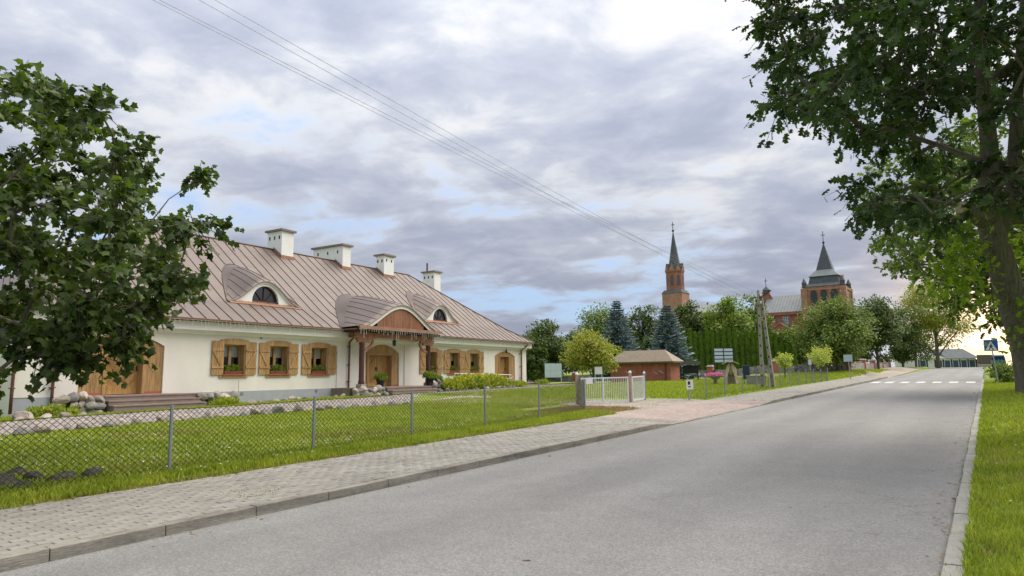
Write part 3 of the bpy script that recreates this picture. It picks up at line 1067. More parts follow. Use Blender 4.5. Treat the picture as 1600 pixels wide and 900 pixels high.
def eyebrow(parent, c, half, d0, zbase, h, back, dstart, nu=40, over=.12, rp=.5):
    """bell-fronted roof running back into the main slope; `back` = how far up the slope its crown dies out"""
    grid, curve = [], []
    us = np.linspace(-1, 1, nu + 1)
    for u in us:
        s = c + u * half
        bb = bell(u)
        de = dstart + back * max(bb, 0) ** rp
        z0, z1 = zbase + h * bb, zr(de)
        curve.append((s, de, z1 + .05))
        row = []
        for q in np.linspace(0, 1, 9):
            d = d0 - over + (de + .02 - d0 + over) * q
            t_ = (d - d0) / max(de - d0, .05)
            z = z0 + (z1 - z0) * max(t_, -.05) + .10 * bb * math.sin(math.pi * min(max(t_, 0), 1))
            row.append((s, d, max(z, (zr(d) if d > -.6 else 0)) + .03))
        grid.append(row)
    b = MB()
    n = 9
    for row in grid:
        b.v += row
    for i in range(nu):
        for k in range(n - 1):
            b.f.append((i * n + k, (i + 1) * n + k, (i + 1) * n + k + 1, i * n + k + 1))
            b.m.append(0)
    ob = len(b.v)
    for row in grid:
        b.v.append((row[0][0], row[0][1], row[0][2] - .06))
    for i in range(nu):
        b.f.append((ob + i, ob + i + 1, (i + 1) * n, i * n))
        b.m.append(0)
    hb(b, 'dormer_roof', 'roof', parent, smooth=True)
    b = MB()
    for i in range(3, nu - 2, 3):
        b.tube([(p[0], p[1], p[2] + .008) for p in grid[i][:-2]], .014, 4)
    b.tube(curve, .024, 5)
    b.tube([grid[i][-3] for i in range(2, nu - 1)], .016, 4)      # flashing line inside the valley
    hb(b, 'dormer_seam', 'seam', parent)
    return us


def fascia(b, c, half, d, zbase, h, lo, hi, u0=-1.0, u1=1.0, n=40, thick=.06):
    us = np.linspace(u0, u1, n + 1)
    for i in range(n):
        ua, ub = us[i], us[i + 1]
        sa, sb = c + ua * half, c + ub * half
        za, zb_ = zbase + h * bell(ua), zbase + h * bell(ub)
        b.hexa([(sa, d, za + lo), (sb, d, zb_ + lo), (sb, d + thick, zb_ + lo), (sa, d + thick, za + lo),
                (sa, d, za + hi), (sb, d, zb_ + hi), (sb, d + thick, zb_ + hi), (sa, d + thick, za + hi)])


def small_dormer(c):
    d0 = 1.12
    z0 = zr(d0)
    half, h = 2.15, 1.2
    root = MB()
    n = 44
    wa, wh = .80, .78
    us = sorted(set(list(np.linspace(-1, 1, n + 1)) + [-wa / half, wa / half]))
    for i in range(len(us) - 1):
        ua, ub = us[i], us[i + 1]
        sa, sb = c + ua * half, c + ub * half
        za, zb_ = z0 + h * bell(ua), z0 + h * bell(ub)
        um = (ua + ub) / 2
        la = lb = z0 - .02
        if abs(um * half) < wa:
            la = z0 + .14 + wh * math.sqrt(max(0, 1 - (ua * half / wa) ** 2))
            lb = z0 + .14 + wh * math.sqrt(max(0, 1 - (ub * half / wa) ** 2))
        root.add([(sa, d0, min(la, za)), (sb, d0, min(lb, zb_)), (sb, d0, zb_), (sa, d0, za)], [(0, 1, 2, 3)])
        if abs(um * half) < wa:
            root.add([(sa, d0, la), (sb, d0, lb), (sb, d0 + .3, lb), (sa, d0 + .3, la)], [(3, 2, 1, 0)])
    dm = hb(root, 'dormer', 'white_paint')
    b = MB()
    fascia(b, c, half + .05, d0 - .07, z0, h, -.16, .025, -.99, .99, thick=.066)
    hb(b, 'dormer_fascia', 'white_paint', dm)
    eyebrow(dm, c, half + .08, d0 - .02, z0, h, 2.85, d0 - .02)
    b = MB()
    arcp = [(c + wa * 1.02 * math.cos(q), z0 + .13 + wh * 1.02 * math.sin(q)) for q in np.linspace(0, math.pi, 17)]
    b.prism([(c + wa, z0 - .3), *arcp, (c - wa, z0 - .3)], d0 + .20, d0 + .205)
    hb(b, 'pane', 'glass_solid', dm)
    b = MB()
    for i in range(16):
        p, q = arcp[i], arcp[i + 1]
        b.beam((p[0], d0 + .16, p[1] - .03), (q[0], d0 + .16, q[1] - .03), .06, .08, (0, 1, 0))
    for q in (math.pi * .25, math.pi * .5, math.pi * .75):
        b.beam((c, d0 + .17, z0 + .06), (c + wa * math.cos(q), d0 + .17, z0 + .14 + wh * math.sin(q)), .035, .04, (0, 1, 0))
    b.beam((c - wa, d0 + .16, z0 + .15), (c + wa, d0 + .16, z0 + .15), .06, .07, (0, 1, 0))
    hb(b, 'glazing_bar', 'darkwood', dm)
    b = MB()
    b.hexa([(c - half, d0 - .2, z0 - .11), (c + half, d0 - .2, z0 - .11), (c + half, d0 - .01, z0 + .01), (c - half, d0 - .01, z0 + .01),
            (c - half, d0 - .2, z0 - .075), (c + half, d0 - .2, z0 - .075), (c + half, d0 - .01, z0 + .06), (c - half, d0 - .01, z0 + .06)])
    hb(b, 'flashing', 'copper', dm)


M['glass_solid'], _t, _b, _o = new_mat('dormer_glass')
setcol(_t, _b, (0.03, 0.035, 0.04))
_b.inputs['Roughness'].default_value = 0.05
_b.inputs['Metallic'].default_value = 0.0
_b.inputs['Specular IOR Level'].default_value = 0.9
# clear window glass: mirror at a glance, else see-through
_m, _t, _b, _o = new_mat('clear_glass')
_fr = N(_t, 'ShaderNodeFresnel')
_fr.inputs[0].default_value = 1.5
_tp = N(_t, 'ShaderNodeBsdfTransparent')
_tp.inputs[0].default_value = (.82, .86, .86, 1)
_gl = N(_t, 'ShaderNodeBsdfGlossy')
_gl.inputs['Roughness'].default_value = .03
_mx = N(_t, 'ShaderNodeMixShader')
link(_t, _fr.outputs[0], _mx.inputs[0])
link(_t, _tp.outputs[0], _mx.inputs[1])
link(_t, _gl.outputs[0], _mx.inputs[2])
link(_t, _mx.outputs[0], _o.inputs[0])
M['glass'] = _m
small_dormer(21.92)
small_dormer(36.4)

# porch ------------------------------------------------------------
PD = -1.7
PZ = 4.22
PH = 1.42
porch = MB()
porch.box(PC - PHW + .1, PC + PHW - .1, PD + .1, -.43, 4.06, 4.14)
po = hb(porch, 'porch', 'redwood')
eyebrow(po, PC, PHW, PD, PZ, PH, 3.2, -.52, 48)
b = MB()
fascia(b, PC, PHW - .06, PD - .03, PZ, PH, -.24, .02, -.96, .96, 60, .05)
hb(b, 'porch_fascia', 'white_paint', po)
b = MB()
s = PC - 2.0
while s < PC + 2.0:
    e = s + .13
    za = PZ + PH * bell((s - PC) / (PHW - .06)) - .17
    zb_ = PZ + PH * bell((e - PC) / (PHW - .06)) - .17
    if min(za, zb_) > PZ + .05:
        b.hexa([(s + .004, PD + .06, PZ), (e - .004, PD + .06, PZ), (e - .004, PD + .09, PZ), (s + .004, PD + .09, PZ),
                (s + .004, PD + .06, za), (e - .004, PD + .06, zb_), (e - .004, PD + .09, zb_), (s + .004, PD + .09, za)])
    s = e
hb(b, 'gable_board', 'redwood', po)
b = MB()
b.box(PC - PHW + .05, PC + PHW - .05, PD - .16, PD + .02, PZ - .03, PZ + .035)
b.box(PC - PHW + .05, PC + PHW - .05, PD - .19, PD - .15, PZ - .10, PZ + .055)
hb(b, 'porch_gutter', 'copper', po)
b = MB()
k = PC - PHW + .2
while k < PC + PHW - .15:
    b.box(k, k + .07, PD - .1, -.45, 4.055 - .1, 4.06)
    k += .2
hb(b, 'rafter_end', 'iron', po)
PPS = (PC - 2.85, PC + 2.85)
b = MB()
bz = 3.58
b.box(PC - 3.3, PC + 3.3, PD + .27, PD + .43, bz + .12, 3.95)
# stepped lower edge near both ends
for sg in (-1, 1):
    for i, (x0, x1, zz_) in enumerate(((1.75, 3.4, .06), (2.05, 3.3, -.06), (2.3, 3.2, -.18))):
        xa, xb = sorted((PC + sg * x0, PC + sg * x1))
        b.box(xa, xb, PD + .272 + i * .002, PD + .428 - i * .002, bz + zz_, bz + .13)
hb(b, 'porch_beam', 'redwood', po)
for s in PPS:
    b = MB()
    b.box(s - .08, s + .08, PD + .4, -.05, 3.7, 3.86)
    hb(b, 'tie_beam', 'redwood', po)
for s in PPS:
    b = MB()
    b.lathe([(.18, 1.18), (.17, 1.3), (.145, 1.42), (.14, 2.0), (.145, 2.6), (.14, 3.25), (.16, 3.3), (.16, 3.42)], 10, (s, PD + .35, 0))
    hb(b, 'porch_post', 'darkwood', po, smooth=True)
    b = MB()
    b.box(s - .2, s + .2, PD + .15, PD + .55, 0.95, 1.18)
    hb(b, 'post_base', 'concrete', po, bevel=.02)
    b = MB()
    sg = 1 if s < PC else -1
    pts = [(s + sg * (.1 + .75 * math.sin(q)), PD + .35, 3.0 + .62 * (1 - math.cos(q))) for q in np.linspace(.15, 1.45, 7)]
    for i in range(6):
        b.beam(pts[i], pts[i + 1], .1, .13)
    b.beam((s, PD + .35, 2.75), (s + sg * .16, PD + .35, 3.06), .1, .14)
    hb(b, 'bracket', 'redwood', po)


# windows ----------------------------------------------------------
def window(c):
    # casement frame 0.33 m behind the wall face
    b = MB()
    l, r_, z0, z1, d = c - .56, c + .56, 1.75, 3.12, .30
    for x0, x1, a, e in ((l, l + .09, z0, z1), (r_ - .09, r_, z0, z1), (c - .07, c + .07, z0 + .08, z1 - .08)):
        b.box(x0, x1, d, d + .09, a, e)
    b.box(l + .09, r_ - .09, d + .002, d + .088, z0, z0 + .08)
    b.box(l + .09, r_ - .09, d + .002, d + .088, z1 - .08, z1)
    for x0, x1 in ((l + .09, c - .07), (c + .07, r_ - .09)):
        b.box(x0, x1, d + .02, d + .06, 2.14, 2.17)
    wn = hb(b, 'window', 'oak')
    # wooden lining of the reveal
    for xa, xb in ((l - .008, l + .03), (r_ - .03, r_ + .008)):
        b = MB()
        b.box(xa, xb, .0, d - .001, z0, z1)
        hb(b, 'reveal_lining', 'oak', wn)
    for x0, x1 in ((l + .09, c - .07), (c + .07, r_ - .09)):
        b = MB()
        b.add([(x0, d + .05, z0 + .08), (x1, d + .05, z0 + .08), (x1, d + .05, z1 - .08), (x0, d + .05, z1 - .08)], [(0, 1, 2, 3)])
        hb(b, 'pane', 'glass', wn)
        b = MB()
        n = 8
        zl = 2.56 + rnd.uniform(-.03, .03)
        for i in range(n):
            xa, xb = x0 - .02 + (x1 - x0 + .04) * i / n, x0 - .02 + (x1 - x0 + .04) * (i + 1) / n
            b.add([(xa, d + .1 + .02 * (i % 2), zl), (xb, d + .1 + .02 * ((i + 1) % 2), zl), (xb, d + .1 + .02 * ((i + 1) % 2), z1), (xa, d + .1 + .02 * (i % 2), z1)], [(0, 1, 2, 3)])
        hb(b, 'curtain', 'curtain', wn)
    # arched head board, side boards
    b = MB()
    n = 8
    for i in range(n):
        xa, xb = c - .74 + 1.48 * i / n, c - .74 + 1.48 * (i + 1) / n
        ha = lambda x: 3.30 + .07 * (1 - ((x - c) / .74) ** 2)
        b.hexa([(xa, -.06, 3.10), (xb, -.06, 3.10), (xb, -.002, 3.10), (xa, -.002, 3.10), (xa, -.06, ha(xa)), (xb, -.06, ha(xb)), (xb, -.002, ha(xb)), (xa, -.002, ha(xa))])
    hb(b, 'head_board', 'oak', wn)
    b = MB()
    b.box(c - .64, c + .64, -.13, .3, 1.70, 1.748)
    hb(b, 'sill', 'sill', wn, bevel=.006)
    b = MB()
    b.box(c - .74, c + .74, -.07, -.002, 1.60, 1.698)
    hb(b, 'apron_board', 'oak', wn)
    for sg in (-1, 1):
        b = MB()
        x0 = c + sg * .57 if sg > 0 else c - .57 - .6
        n = 5
        for i in range(n):
            xa = x0 + .6 * i / n
            b.box(xa + .004, xa + .6 / n - .004, -.072, -.035, 1.72, 3.24)
        sh = hb(b, 'shutter', 'oak', wn)
        b = MB()
        b.box(x0 + .01, x0 + .59, -.105, -.073, 2.02, 2.12)
        b.box(x0 + .01, x0 + .59, -.105, -.073, 2.80, 2.90)
        p, q = ((x0 + .06, 2.80), (x0 + .46, 2.12)) if sg < 0 else ((x0 + .54, 2.80), (x0 + .10, 2.12))
        b.beam((p[0], -.09, p[1]), (q[0], -.09, q[1]), .028, .10, (0, 1, 0)) if False else b.hexa(
            [(q[0] - .05, -.103, q[1]), (q[0] + .05, -.103, q[1]), (q[0] + .05, -.074, q[1]), (q[0] - .05, -.074, q[1]),
             (p[0] - .05, -.103, p[1]), (p[0] + .05, -.103, p[1]), (p[0] + .05, -.074, p[1]), (p[0] - .05, -.074, p[1])])
        hb(b, 'brace', 'oak', sh)
    return wn


for c in WIN:
    window(c)


# doors -------------------------------------------------------------
def herring(b, x0, x1, z0, z1, d, flip=1):
    """planks in a chevron, clipped to the rectangle"""
    cx = (x0 + x1) / 2
    pitch = .115
    for sg in (-1, 1):
        a0, a1 = (x0, cx - .004) if sg < 0 else (cx + .004, x1)
        z = z0 - (x1 - x0)
        while z < z1 + (x1 - x0):
            # plank lower line: z + slope*|x-cx|
            k = .85 * flip
            zz_ = []
            for x in (a0, a1):
                zz_.append(z + k * abs(x - cx))
            P = [(a0, zz_[0]), (a1, zz_[1]), (a1, zz_[1] + pitch - .012), (a0, zz_[0] + pitch - .012)]
            # clip
            poly = P
            for lim, keep in ((z0, 1), (z1, -1)):
                out = []
                for i in range(len(poly)):
                    p, q = poly[i], poly[(i + 1) % len(poly)]
                    ip, iq = (p[1] - lim) * keep >= 0, (q[1] - lim) * keep >= 0
                    if ip:
                        out.append(p)
                    if ip != iq:
                        t_ = (lim - p[1]) / (q[1] - p[1])
                        out.append((p[0] + (q[0] - p[0]) * t_, lim))
                poly = out
                if len(poly) < 3:
                    break
            if len(poly) >= 3:
                b.prism(poly, d, d + .03)
            z += pitch


def door(o, leaves, z_leaf, label=None):
    """arched boarding with recessed herring-bone leaves; leaves = (x0, x1, count)"""
    x0, x1, n = leaves
    rec = .38
    b = MB()
    st = .155
    s = o[0] + .01
    while s < o[1] - .012:
        e = min(s + st, o[1] - .01)
        for seg in ((s, e),):
            m = (s + e) / 2
            za, zb_ = arch(o, s) - .02, arch(o, e) - .02
            lo = z_leaf + .1 if x0 - .1 < m < x1 + .1 else 1.08
            b.hexa([(s + .003, .06, lo), (e - .003, .06, lo), (e - .003, .10, lo), (s + .003, .10, lo),
                    (s + .003, .06, za), (e - .003, .06, zb_), (e - .003, .10, zb_), (s + .003, .10, za)])
        s = e
    dr = hb(b, 'door_surround', 'oak')
    b = MB()
    b.box(x0 - .12, x0, .02, rec, 1.0, z_leaf + .12)
    b.box(x1, x1 + .12, .02, rec, 1.0, z_leaf + .12)
    b.box(x0, x1, .022, rec - .002, z_leaf, z_leaf + .12)
    hb(b, 'door_frame', 'oak', dr)
    b = MB()
    for a, c in ((o[0], x0 - .12), (x1 + .12, o[1])):
        if c - a > .05:
            b.box(a + .002, c, .045, .12, .985, 1.079)
    if b.v:
        hb(b, 'kick_board', 'sill', dr)
    wd = (x1 - x0) / n
    for i in range(n):
        a, c = x0 + i * wd + .006, x0 + (i + 1) * wd - .006
        b = MB()
        b.box(a, c, rec, rec + .05, 1.0, z_leaf)
        b.box(a, a + .1, rec - .035, rec, 1.0, z_leaf)
        b.box(c - .1, c, rec - .035, rec, 1.0, z_leaf)
        b.box(a + .1, c - .1, rec - .034, rec, 1.0, 1.18)
        b.box(a + .1, c - .1, rec - .034, rec, z_leaf - .1, z_leaf)
        herring(b, a + .1, c - .1, 1.18, z_leaf - .1, rec - .031)
        lf = hb(b, 'door_leaf', 'oak_dark', dr)
        b = MB()
        hx = c - .06 if i == 0 else a + .06
        b.box(hx - .025, hx + .025, rec - .05, rec - .035, 1.9, 2.12)
        b.beam((hx, rec - .08, 2.03), (hx - .12, rec - .08, 2.03), .02, .02)
        b.beam((hx, rec - .08, 2.03), (hx, rec - .04, 2.03), .02, .02)
        hb(b, 'door_handle', 'iron', lf)
    return dr


door(OPEN[0], (13.85, 15.25, 1), 2.98)
door([o for o in OPEN if o[0] == 27.95][0], (28.25, 30.2, 2), 2.80)
door([o for o in OPEN if o[0] == 41.6][0], (42.35, 43.65, 1), 2.95)


# steps and stoops ----------------------------------------------------
def steps(s0, s1, dtop, n, zt, run=.36, rise=.17):
    for i in range(n):
        b = MB()
        z = zt - i * rise
        b.box(s0 - i * .0, s1 + i * .0, dtop - i * run - run, dtop - i * run if i else -.035, z - rise * (n - i) - .05, z - .05)
        b.box(s0 - .02, s1 + .02, dtop - i * run - run - .03, dtop - i * run + (-.031 if i else 0) if i else -.035, z - .049, z)
        hb(b, 'step', 'step')


steps(13.15, 16.75, -.9, 3, .99)
steps(27.2, 31.1, -2.0, 2, .99, .36, .16)
steps(41.8, 47.6, -1.1, 2, .97, .36, .13)

# chimneys ----------------------------------------------------------
CH = [(26.3, 27.2, 5.4, 6.7, 10.38), (31.3, 32.05, 5.4, 8.2, 10.28), (35.3, 36.35, 5.35, 6.15, 10.2), (42.5, 43.35, 6.4, 7.6, 10.0)]
for i, (a, c, d0, d1, zt) in enumerate(CH):
    b = MB()
    zl = 6.2 if i == 3 else zr(d0) - .3
    b.box(a, c, d0, d1, zl, zt)
    ch = hb(b, 'chimney', 'chimney_white', roof, bevel=.01)
    b = MB()
    b.box(a - .12, c + .12, d0 - .12, d1 + .12, zt, zt + .12)
    hb(b, 'chimney_cap', 'cap', ch)
    b = MB()
    n = 3 if d1 - d0 > 1 else 2
    for k in range(n):
        y = d0 + (d1 - d0) * (k + .5) / n
        b.box(a - .006, a + .05, y - .06, y + .06, zt - .5, zt - .28)
    for k in range(2):
        x = a + (c - a) * (k + .5) / 2
        if i in (2,):
            b.box(x - .06, x + .06, d0 - .006, d0 + .05, zt - .42, zt - .22)
    hb(b, 'vent', 'iron', ch)
    if i != 3:
        b = MB()
        b.box(a - .05, c + .05, d0 - .05, d0 - .004, zr(d0 - .05) + .02, zr(d0) + .2)
        b.add([(a - .03, d0 - .04, zr(d0) + .0), (a - .03, d0 - .04, zr(d0) + .2), (a - .03, min(d1, 6.1), zr(min(d1, 6.1)) + .2), (a - .03, min(d1, 6.1), zr(min(d1, 6.1)))], [(0, 1, 2, 3)])
        hb(b, 'flashing', 'copper', ch)
    else:
        b = MB()
        b.tube([(a + .2, d1 - .3, zt), (a + .2, d1 - .3, zt + .85)], .07, 8)
        hb(b, 'flue_pipe', 'pipe', ch)

# low annexe at the left end: only its front corner shows past the maple
an = thing('house_annexe', hw(8.5, 2.5, .3), 'white annexe with blue-grey door at left end of the white house', 'building', rz=HRZ)
AO = (8.5, 2.5, .3)
b = MB()
b.box(3.0, 10.6, 2.5, 10.5, .1, 3.35)
b.build('wall', 'plaster', an, off=AO)
b = MB()
b.box(2.9, 10.6, 2.47, 2.498, .1, .85)
b.build('plinth', 'plinth', an, off=AO)
b = MB()
b.hexa([(2.6, 2.0, 3.36), (10.7, 2.0, 3.36), (10.7, 10.8, 3.36), (2.6, 10.8, 3.36), (2.8, 2.2, 3.5), (10.7, 2.2, 3.5), (10.7, 10.6, 4.9), (2.8, 10.6, 4.9)])
b.build('roof', 'zinc', an, off=AO)
b = MB()
b.box(8.6, 9.6, 2.44, 2.469, .55, 2.7)
dd = b.build('door', 'board_pale', an, off=AO)
b = MB()
b.box(9.4, 9.46, 2.40, 2.438, 1.5, 1.62)
b.build('door_handle', 'iron', dd, off=AO)

# small wall vents
for s, z in ((20.85, 3.42), (19.9, .8), (24.35, .8)):
    b = MB()
    b.box(s - .07, s + .07, -.05, -.002 if z > 1 else -.031, z, z + .14)
    for k in range(3):
        b.box(s - .055, s + .055, -.056, -.051, z + .025 + k * .04, z + .04 + k * .04)
    hb(b, 'wall_vent', 'galv')

# things on and around the house -----------------------------------------
b = MB()
s = 13.5
z0 = 4.02
while s < S1:
    on_p = PC - PHW < s < PC + PHW
    y = PD - .2 if on_p else -.76
    zt = 4.10 if on_p else 4.04
    L = rnd.choice((.10, .16, .22, .3, .38)) * (1.3 if on_p else .8)
    b.box(s - .007, s + .007, y - .007, y + .007, zt - L, zt)
    for k in range(int(L / .06)):
        b.box(s - .012, s + .012, y - .012, y + .012, zt - L + k * .06, zt - L + k * .06 + .018)
    s += rnd.uniform(.13, .24)
for a, c, y, zt in ((13.5, PC - PHW, -.76, 4.045), (PC - PHW, PC + PHW, PD - .2, 4.105), (PC + PHW, S1, -.76, 4.045)):
    b.tube([(a, y, zt), (c, y, zt)], .008, 4)
fl = b.build('icicle_lights', 'fairy', None, off=(HS, -.76, 4.0))
fl.location = hw(HS, -.76, 4.0)
fl.rotation_euler = (0, 0, HRZ)
tag(fl, 'string of hanging icicle lights along the eaves and porch of the white house', 'string lights')

lt = thing('porch_lantern', hw(PC - .25, PD + .35, 3.28), 'small black lantern hanging under the porch beam', 'lantern', rz=HRZ)
b = MB()
b.lathe([(.05, 0), (.09, .03), (.11, .24), (.13, .27), (.04, .36), (.015, .38)], 6)
b.build('lamp_body', 'iron', lt)
b = MB()
b.tube([(0, 0, .38), (0, 0, .45)], .01, 5)
b.build('chain', 'iron', lt)
lt2 = thing('door_lamp', hw(43.05, -.12, 3.22), 'small wall lamp above the right-hand arched door', 'lamp', rz=HRZ)
b = MB()
b.lathe([(.03, 0), (.07, .03), (.08, .18), (.02, .26)], 6)
b.build('lamp_body', 'iron', lt2)
b = MB()
b.tube([(0, 0, .26), (0, 0, .5), (0, .11, .55)], .012, 5)
b.build('bracket', 'iron', lt2)
# leaning broom stick under the first window
bs = MB()
bs.tube([(0, 0, 0), (.04, .12, 1.15)], .018, 6)
o = bs.build('wooden_pole', 'weathered', None)
o.location = hw(19.55, -.28)
o.rotation_euler = (0, 0, HRZ)
tag(o, 'thin wooden pole leaning on the white wall below the first shuttered window', 'pole')
# ---------------------------------------------------------------- field stones
def stone_mesh(seed, mat):
    r2 = random.Random(seed)
    bm = bmesh.new()
    bmesh.ops.create_icosphere(bm, subdivisions=2, radius=.5)
    axes = [Vector((r2.uniform(-1, 1), r2.uniform(-1, 1), r2.uniform(-1, 1))).normalized() for _ in range(7)]
    offs = [r2.uniform(.25, .42) for _ in axes]
    for v in bm.verts:
        for a, f_ in zip(axes, offs):
            d = v.co.dot(a)
            if d > f_:
                v.co -= a * (d - f_) * .97
        v.co *= 1 + r2.uniform(-.04, .04)
    me = bpy.data.meshes.new('stone')
    bm.to_mesh(me)
    bm.free()
    me.polygons.foreach_set('use_smooth', [False] * len(me.polygons))
    me.materials.append(M[mat])
    return me


STONES = [stone_mesh(i, m) for i, m in enumerate(('stone', 'stone_grey', 'stone', 'stone', 'stone_grey', 'stone'))]
STONES_D = [stone_mesh(50 + i, 'stone_dark') for i in range(3)]


def put_stone(parent, p, sz, meshes=STONES, sink=.3):
    o = bpy.data.objects.new('stone', rnd.choice(meshes))
    col.objects.link(o)
    o.parent = parent
    sx, sy, sz_ = sz * rnd.uniform(.85, 1.3), sz * rnd.uniform(.8, 1.15), sz * rnd.uniform(.6, .9)
    o.scale = (sx, sy, sz_)
    o.location = (p[0] - parent.location.x, p[1] - parent.location.y, p[2] - parent.location.z + sz_ * (.5 - sink))
    o.rotation_euler = (rnd.uniform(-.3, .3), rnd.uniform(-.3, .3), rnd.uniform(0, 6.28))
    return o


def stone_row(label, line, step, size, jit=.12):
    P = np.array(line, float)
    c = P[0]
    t_ = thing('stone_border', (c[0], c[1], gz(c[0], c[1])), label, 'stone border')
    for i in range(len(P) - 1):
        a, b_ = P[i], P[i + 1]
        L = math.hypot(*(b_ - a))
        k = 0.0
        while k < L:
            q = a + (b_ - a) * k / L
            x, y = q[0] + rnd.gauss(0, jit), q[1] + rnd.gauss(0, jit)
            s_ = rnd.uniform(*size)
            put_stone(t_, (x, y, gz(x, y)), s_)
            k += step * s_ / size[1] * rnd.uniform(.9, 1.35)
    return t_


def block_wall(name, label, s0, s1, d, h0, h1, size=.26, cat='stone wall', dz=None):
    """dry-laid field stones facing a bank: front face at depth d, top running from h0 to h1"""
    c = hw(s0, d)
    t_ = thing(name, c, label, cat)
    core = MB()
    pa, pb = hw(s0, d + .08) - c, hw(s1, d + .08) - c
    ta, tb = hw(s0, d + .45) - c, hw(s1, d + .45) - c
    for q in (pa, pb, ta, tb):
        q[2] = -.3
    up_ = lambda q, h: np.array([q[0], q[1], h - c[2] - .06])
    core.hexa([pa, pb, tb, ta, up_(pa, h0), up_(pb, h1), up_(tb, h1), up_(ta, h0)])
    core.build('core', 'stone_dark', t_)
    s = s0
    while s < s1:
        q = (s - s0) / max(.01, s1 - s0)
        top = h0 + (h1 - h0) * q
        p = hw(s, d)
        z = p[2] - .05
        w_ = size * rnd.uniform(.8, 1.25)
        while z < top - size * .35:
            hh = size * rnd.uniform(.6, .95)
            pp = hw(s + rnd.gauss(0, .02), d + rnd.gauss(0, .03))
            o = bpy.data.objects.new('stone', rnd.choice(STONES))
            col.objects.link(o)
            o.parent = t_
            o.scale = (w_ * 1.38, size * 1.15, hh * 1.42)
            o.location = (pp[0] - c[0], pp[1] - c[1], z + hh * .5 - c[2])
            o.rotation_euler = (rnd.uniform(-.15, .15), rnd.uniform(-.15, .15), HRZ + rnd.uniform(-.3, .3) + math.pi * rnd.randint(0, 1))
            z += hh * .92
        s += w_ * .92
    return t_


stone_row('row of pinkish boulders on lawn edge of cobbled path', [(-19.1, 4.6), (-19.6, 8), (-20.0, 11.7), (-19.7, 13.4), (-19.2, 16.5), (-18.9, 19.2)], .62, (.28, .55))
stone_row('row of boulders between the cobbled path and the white house', [(-24.6, 5.2), (-24.9, 8.4), (-25.2, 10.0)], .55, (.3, .62))
stone_row('line of rounded stones below the shuttered windows', [hw(18.3, -2.0)[:2], hw(21, -1.7)[:2], hw(24.5, -1.6)[:2], hw(27, -2.6)[:2]], .5, (.2, .42))
stone_row('low stones edging the yellow flower bed', [hw(31.4, -3.0)[:2], hw(35, -3.6)[:2], hw(39, -3.3)[:2]], .5, (.22, .4))
block_wall('stone_wall', 'dry stone cheek wall left of the wide door steps', 11.6, 13.1, -1.55, 1.0, 1.05, .36)
block_wall('stone_wall', 'dry stone cheek wall right of the wide door steps', 16.9, 18.4, -1.5, 1.02, .85, .36)
block_wall('stone_wall', 'dark dry stone facing left of the porch steps', 25.0, 27.15, -2.2, 1.0, 1.02, .34)
block_wall('stone_wall', 'sloping dry stone ramp wall behind the yellow flower bed', 31.3, 41.6, -2.35, 1.25, .85, .34)
# platforms of the stoops
for nm, lb, a, c, d in (('stoop', 'concrete landing in front of the wide left door', 12.75, 16.95, -.95), ('stoop', 'stone landing beneath the wooden porch', 25.4, 33.4, -1.95), ('stoop', 'landing before the small right-hand door', 41.0, 47.6, -1.08)):
    b = MB()
    zg = .975 if a < 40 else .955
    b.box(a - 20, c - 20, d, -.04, .15, zg - .02)
    b.box(a - 20 - .02, c - 20 + .02, d - .02, -.04, zg - .019, zg)
    o = b.build(nm, 'step', None)
    o.location = hw(20, 0, 0)
    o.rotation_euler = (0, 0, HRZ)
    tag(o, lb, 'landing')
# handrail on the ramp wall
rl = thing('handrail', hw(33.5, -2.2, 1.2), 'low white tubular handrail on the ramp wall right of porch', 'handrail', rz=HRZ)
b = MB()
b.tube([(0, 0, .5), (3, 0, .45), (6.2, 0, .38), (6.8, 0, .36), (6.95, 0, .25), (6.8, 0, .12), (0.0, 0, .24)], .025, 6)
b.build('rail', 'gate', rl)
for k in range(5):
    b = MB()
    b.tube([(k * 1.65, 0, -.3), (k * 1.65, 0, .48 - k * .025)], .022, 6)
    b.build('post', 'gate', rl)

# tumbled dark stones at the pavement edge
DK = [(8, 762, .62), (34, 770, .42), (55, 753, .40), (92, 757, .55), (105, 749, .34), (140, 750, .46), (22, 746, .45)]
for i, (x, y, s_) in enumerate(DK):
    d = EYE + 0
    P = at(x, y, 1.0) - EYE
    t_ = (0.10 - EYE[2]) / (P[2] - SL * P[1])
    q = EYE + P * t_
    o = bpy.data.objects.new('rock', STONES_D[i % 3])
    col.objects.link(o)
    o.location = (q[0], q[1], gz(q[0], q[1]) + .02)
    o.scale = (s_ * .8, s_ * .75, s_ * .5)
    o.rotation_euler = (rnd.uniform(-.4, .4), rnd.uniform(-.4, .4), rnd.uniform(0, 6))
    tag(o, ('leftmost dark rock at the pavement edge', 'dark rock lowest towards the pavement at far left', 'flat dark rock third from the left under the fence',
            'largest dark rock under the chain-link fence', 'small dark rock behind the largest one', 'dark rock furthest right along the fence foot', 'dark rock behind the leftmost, close to the fence')[i], 'rock', 'dark rocks at the fence foot')

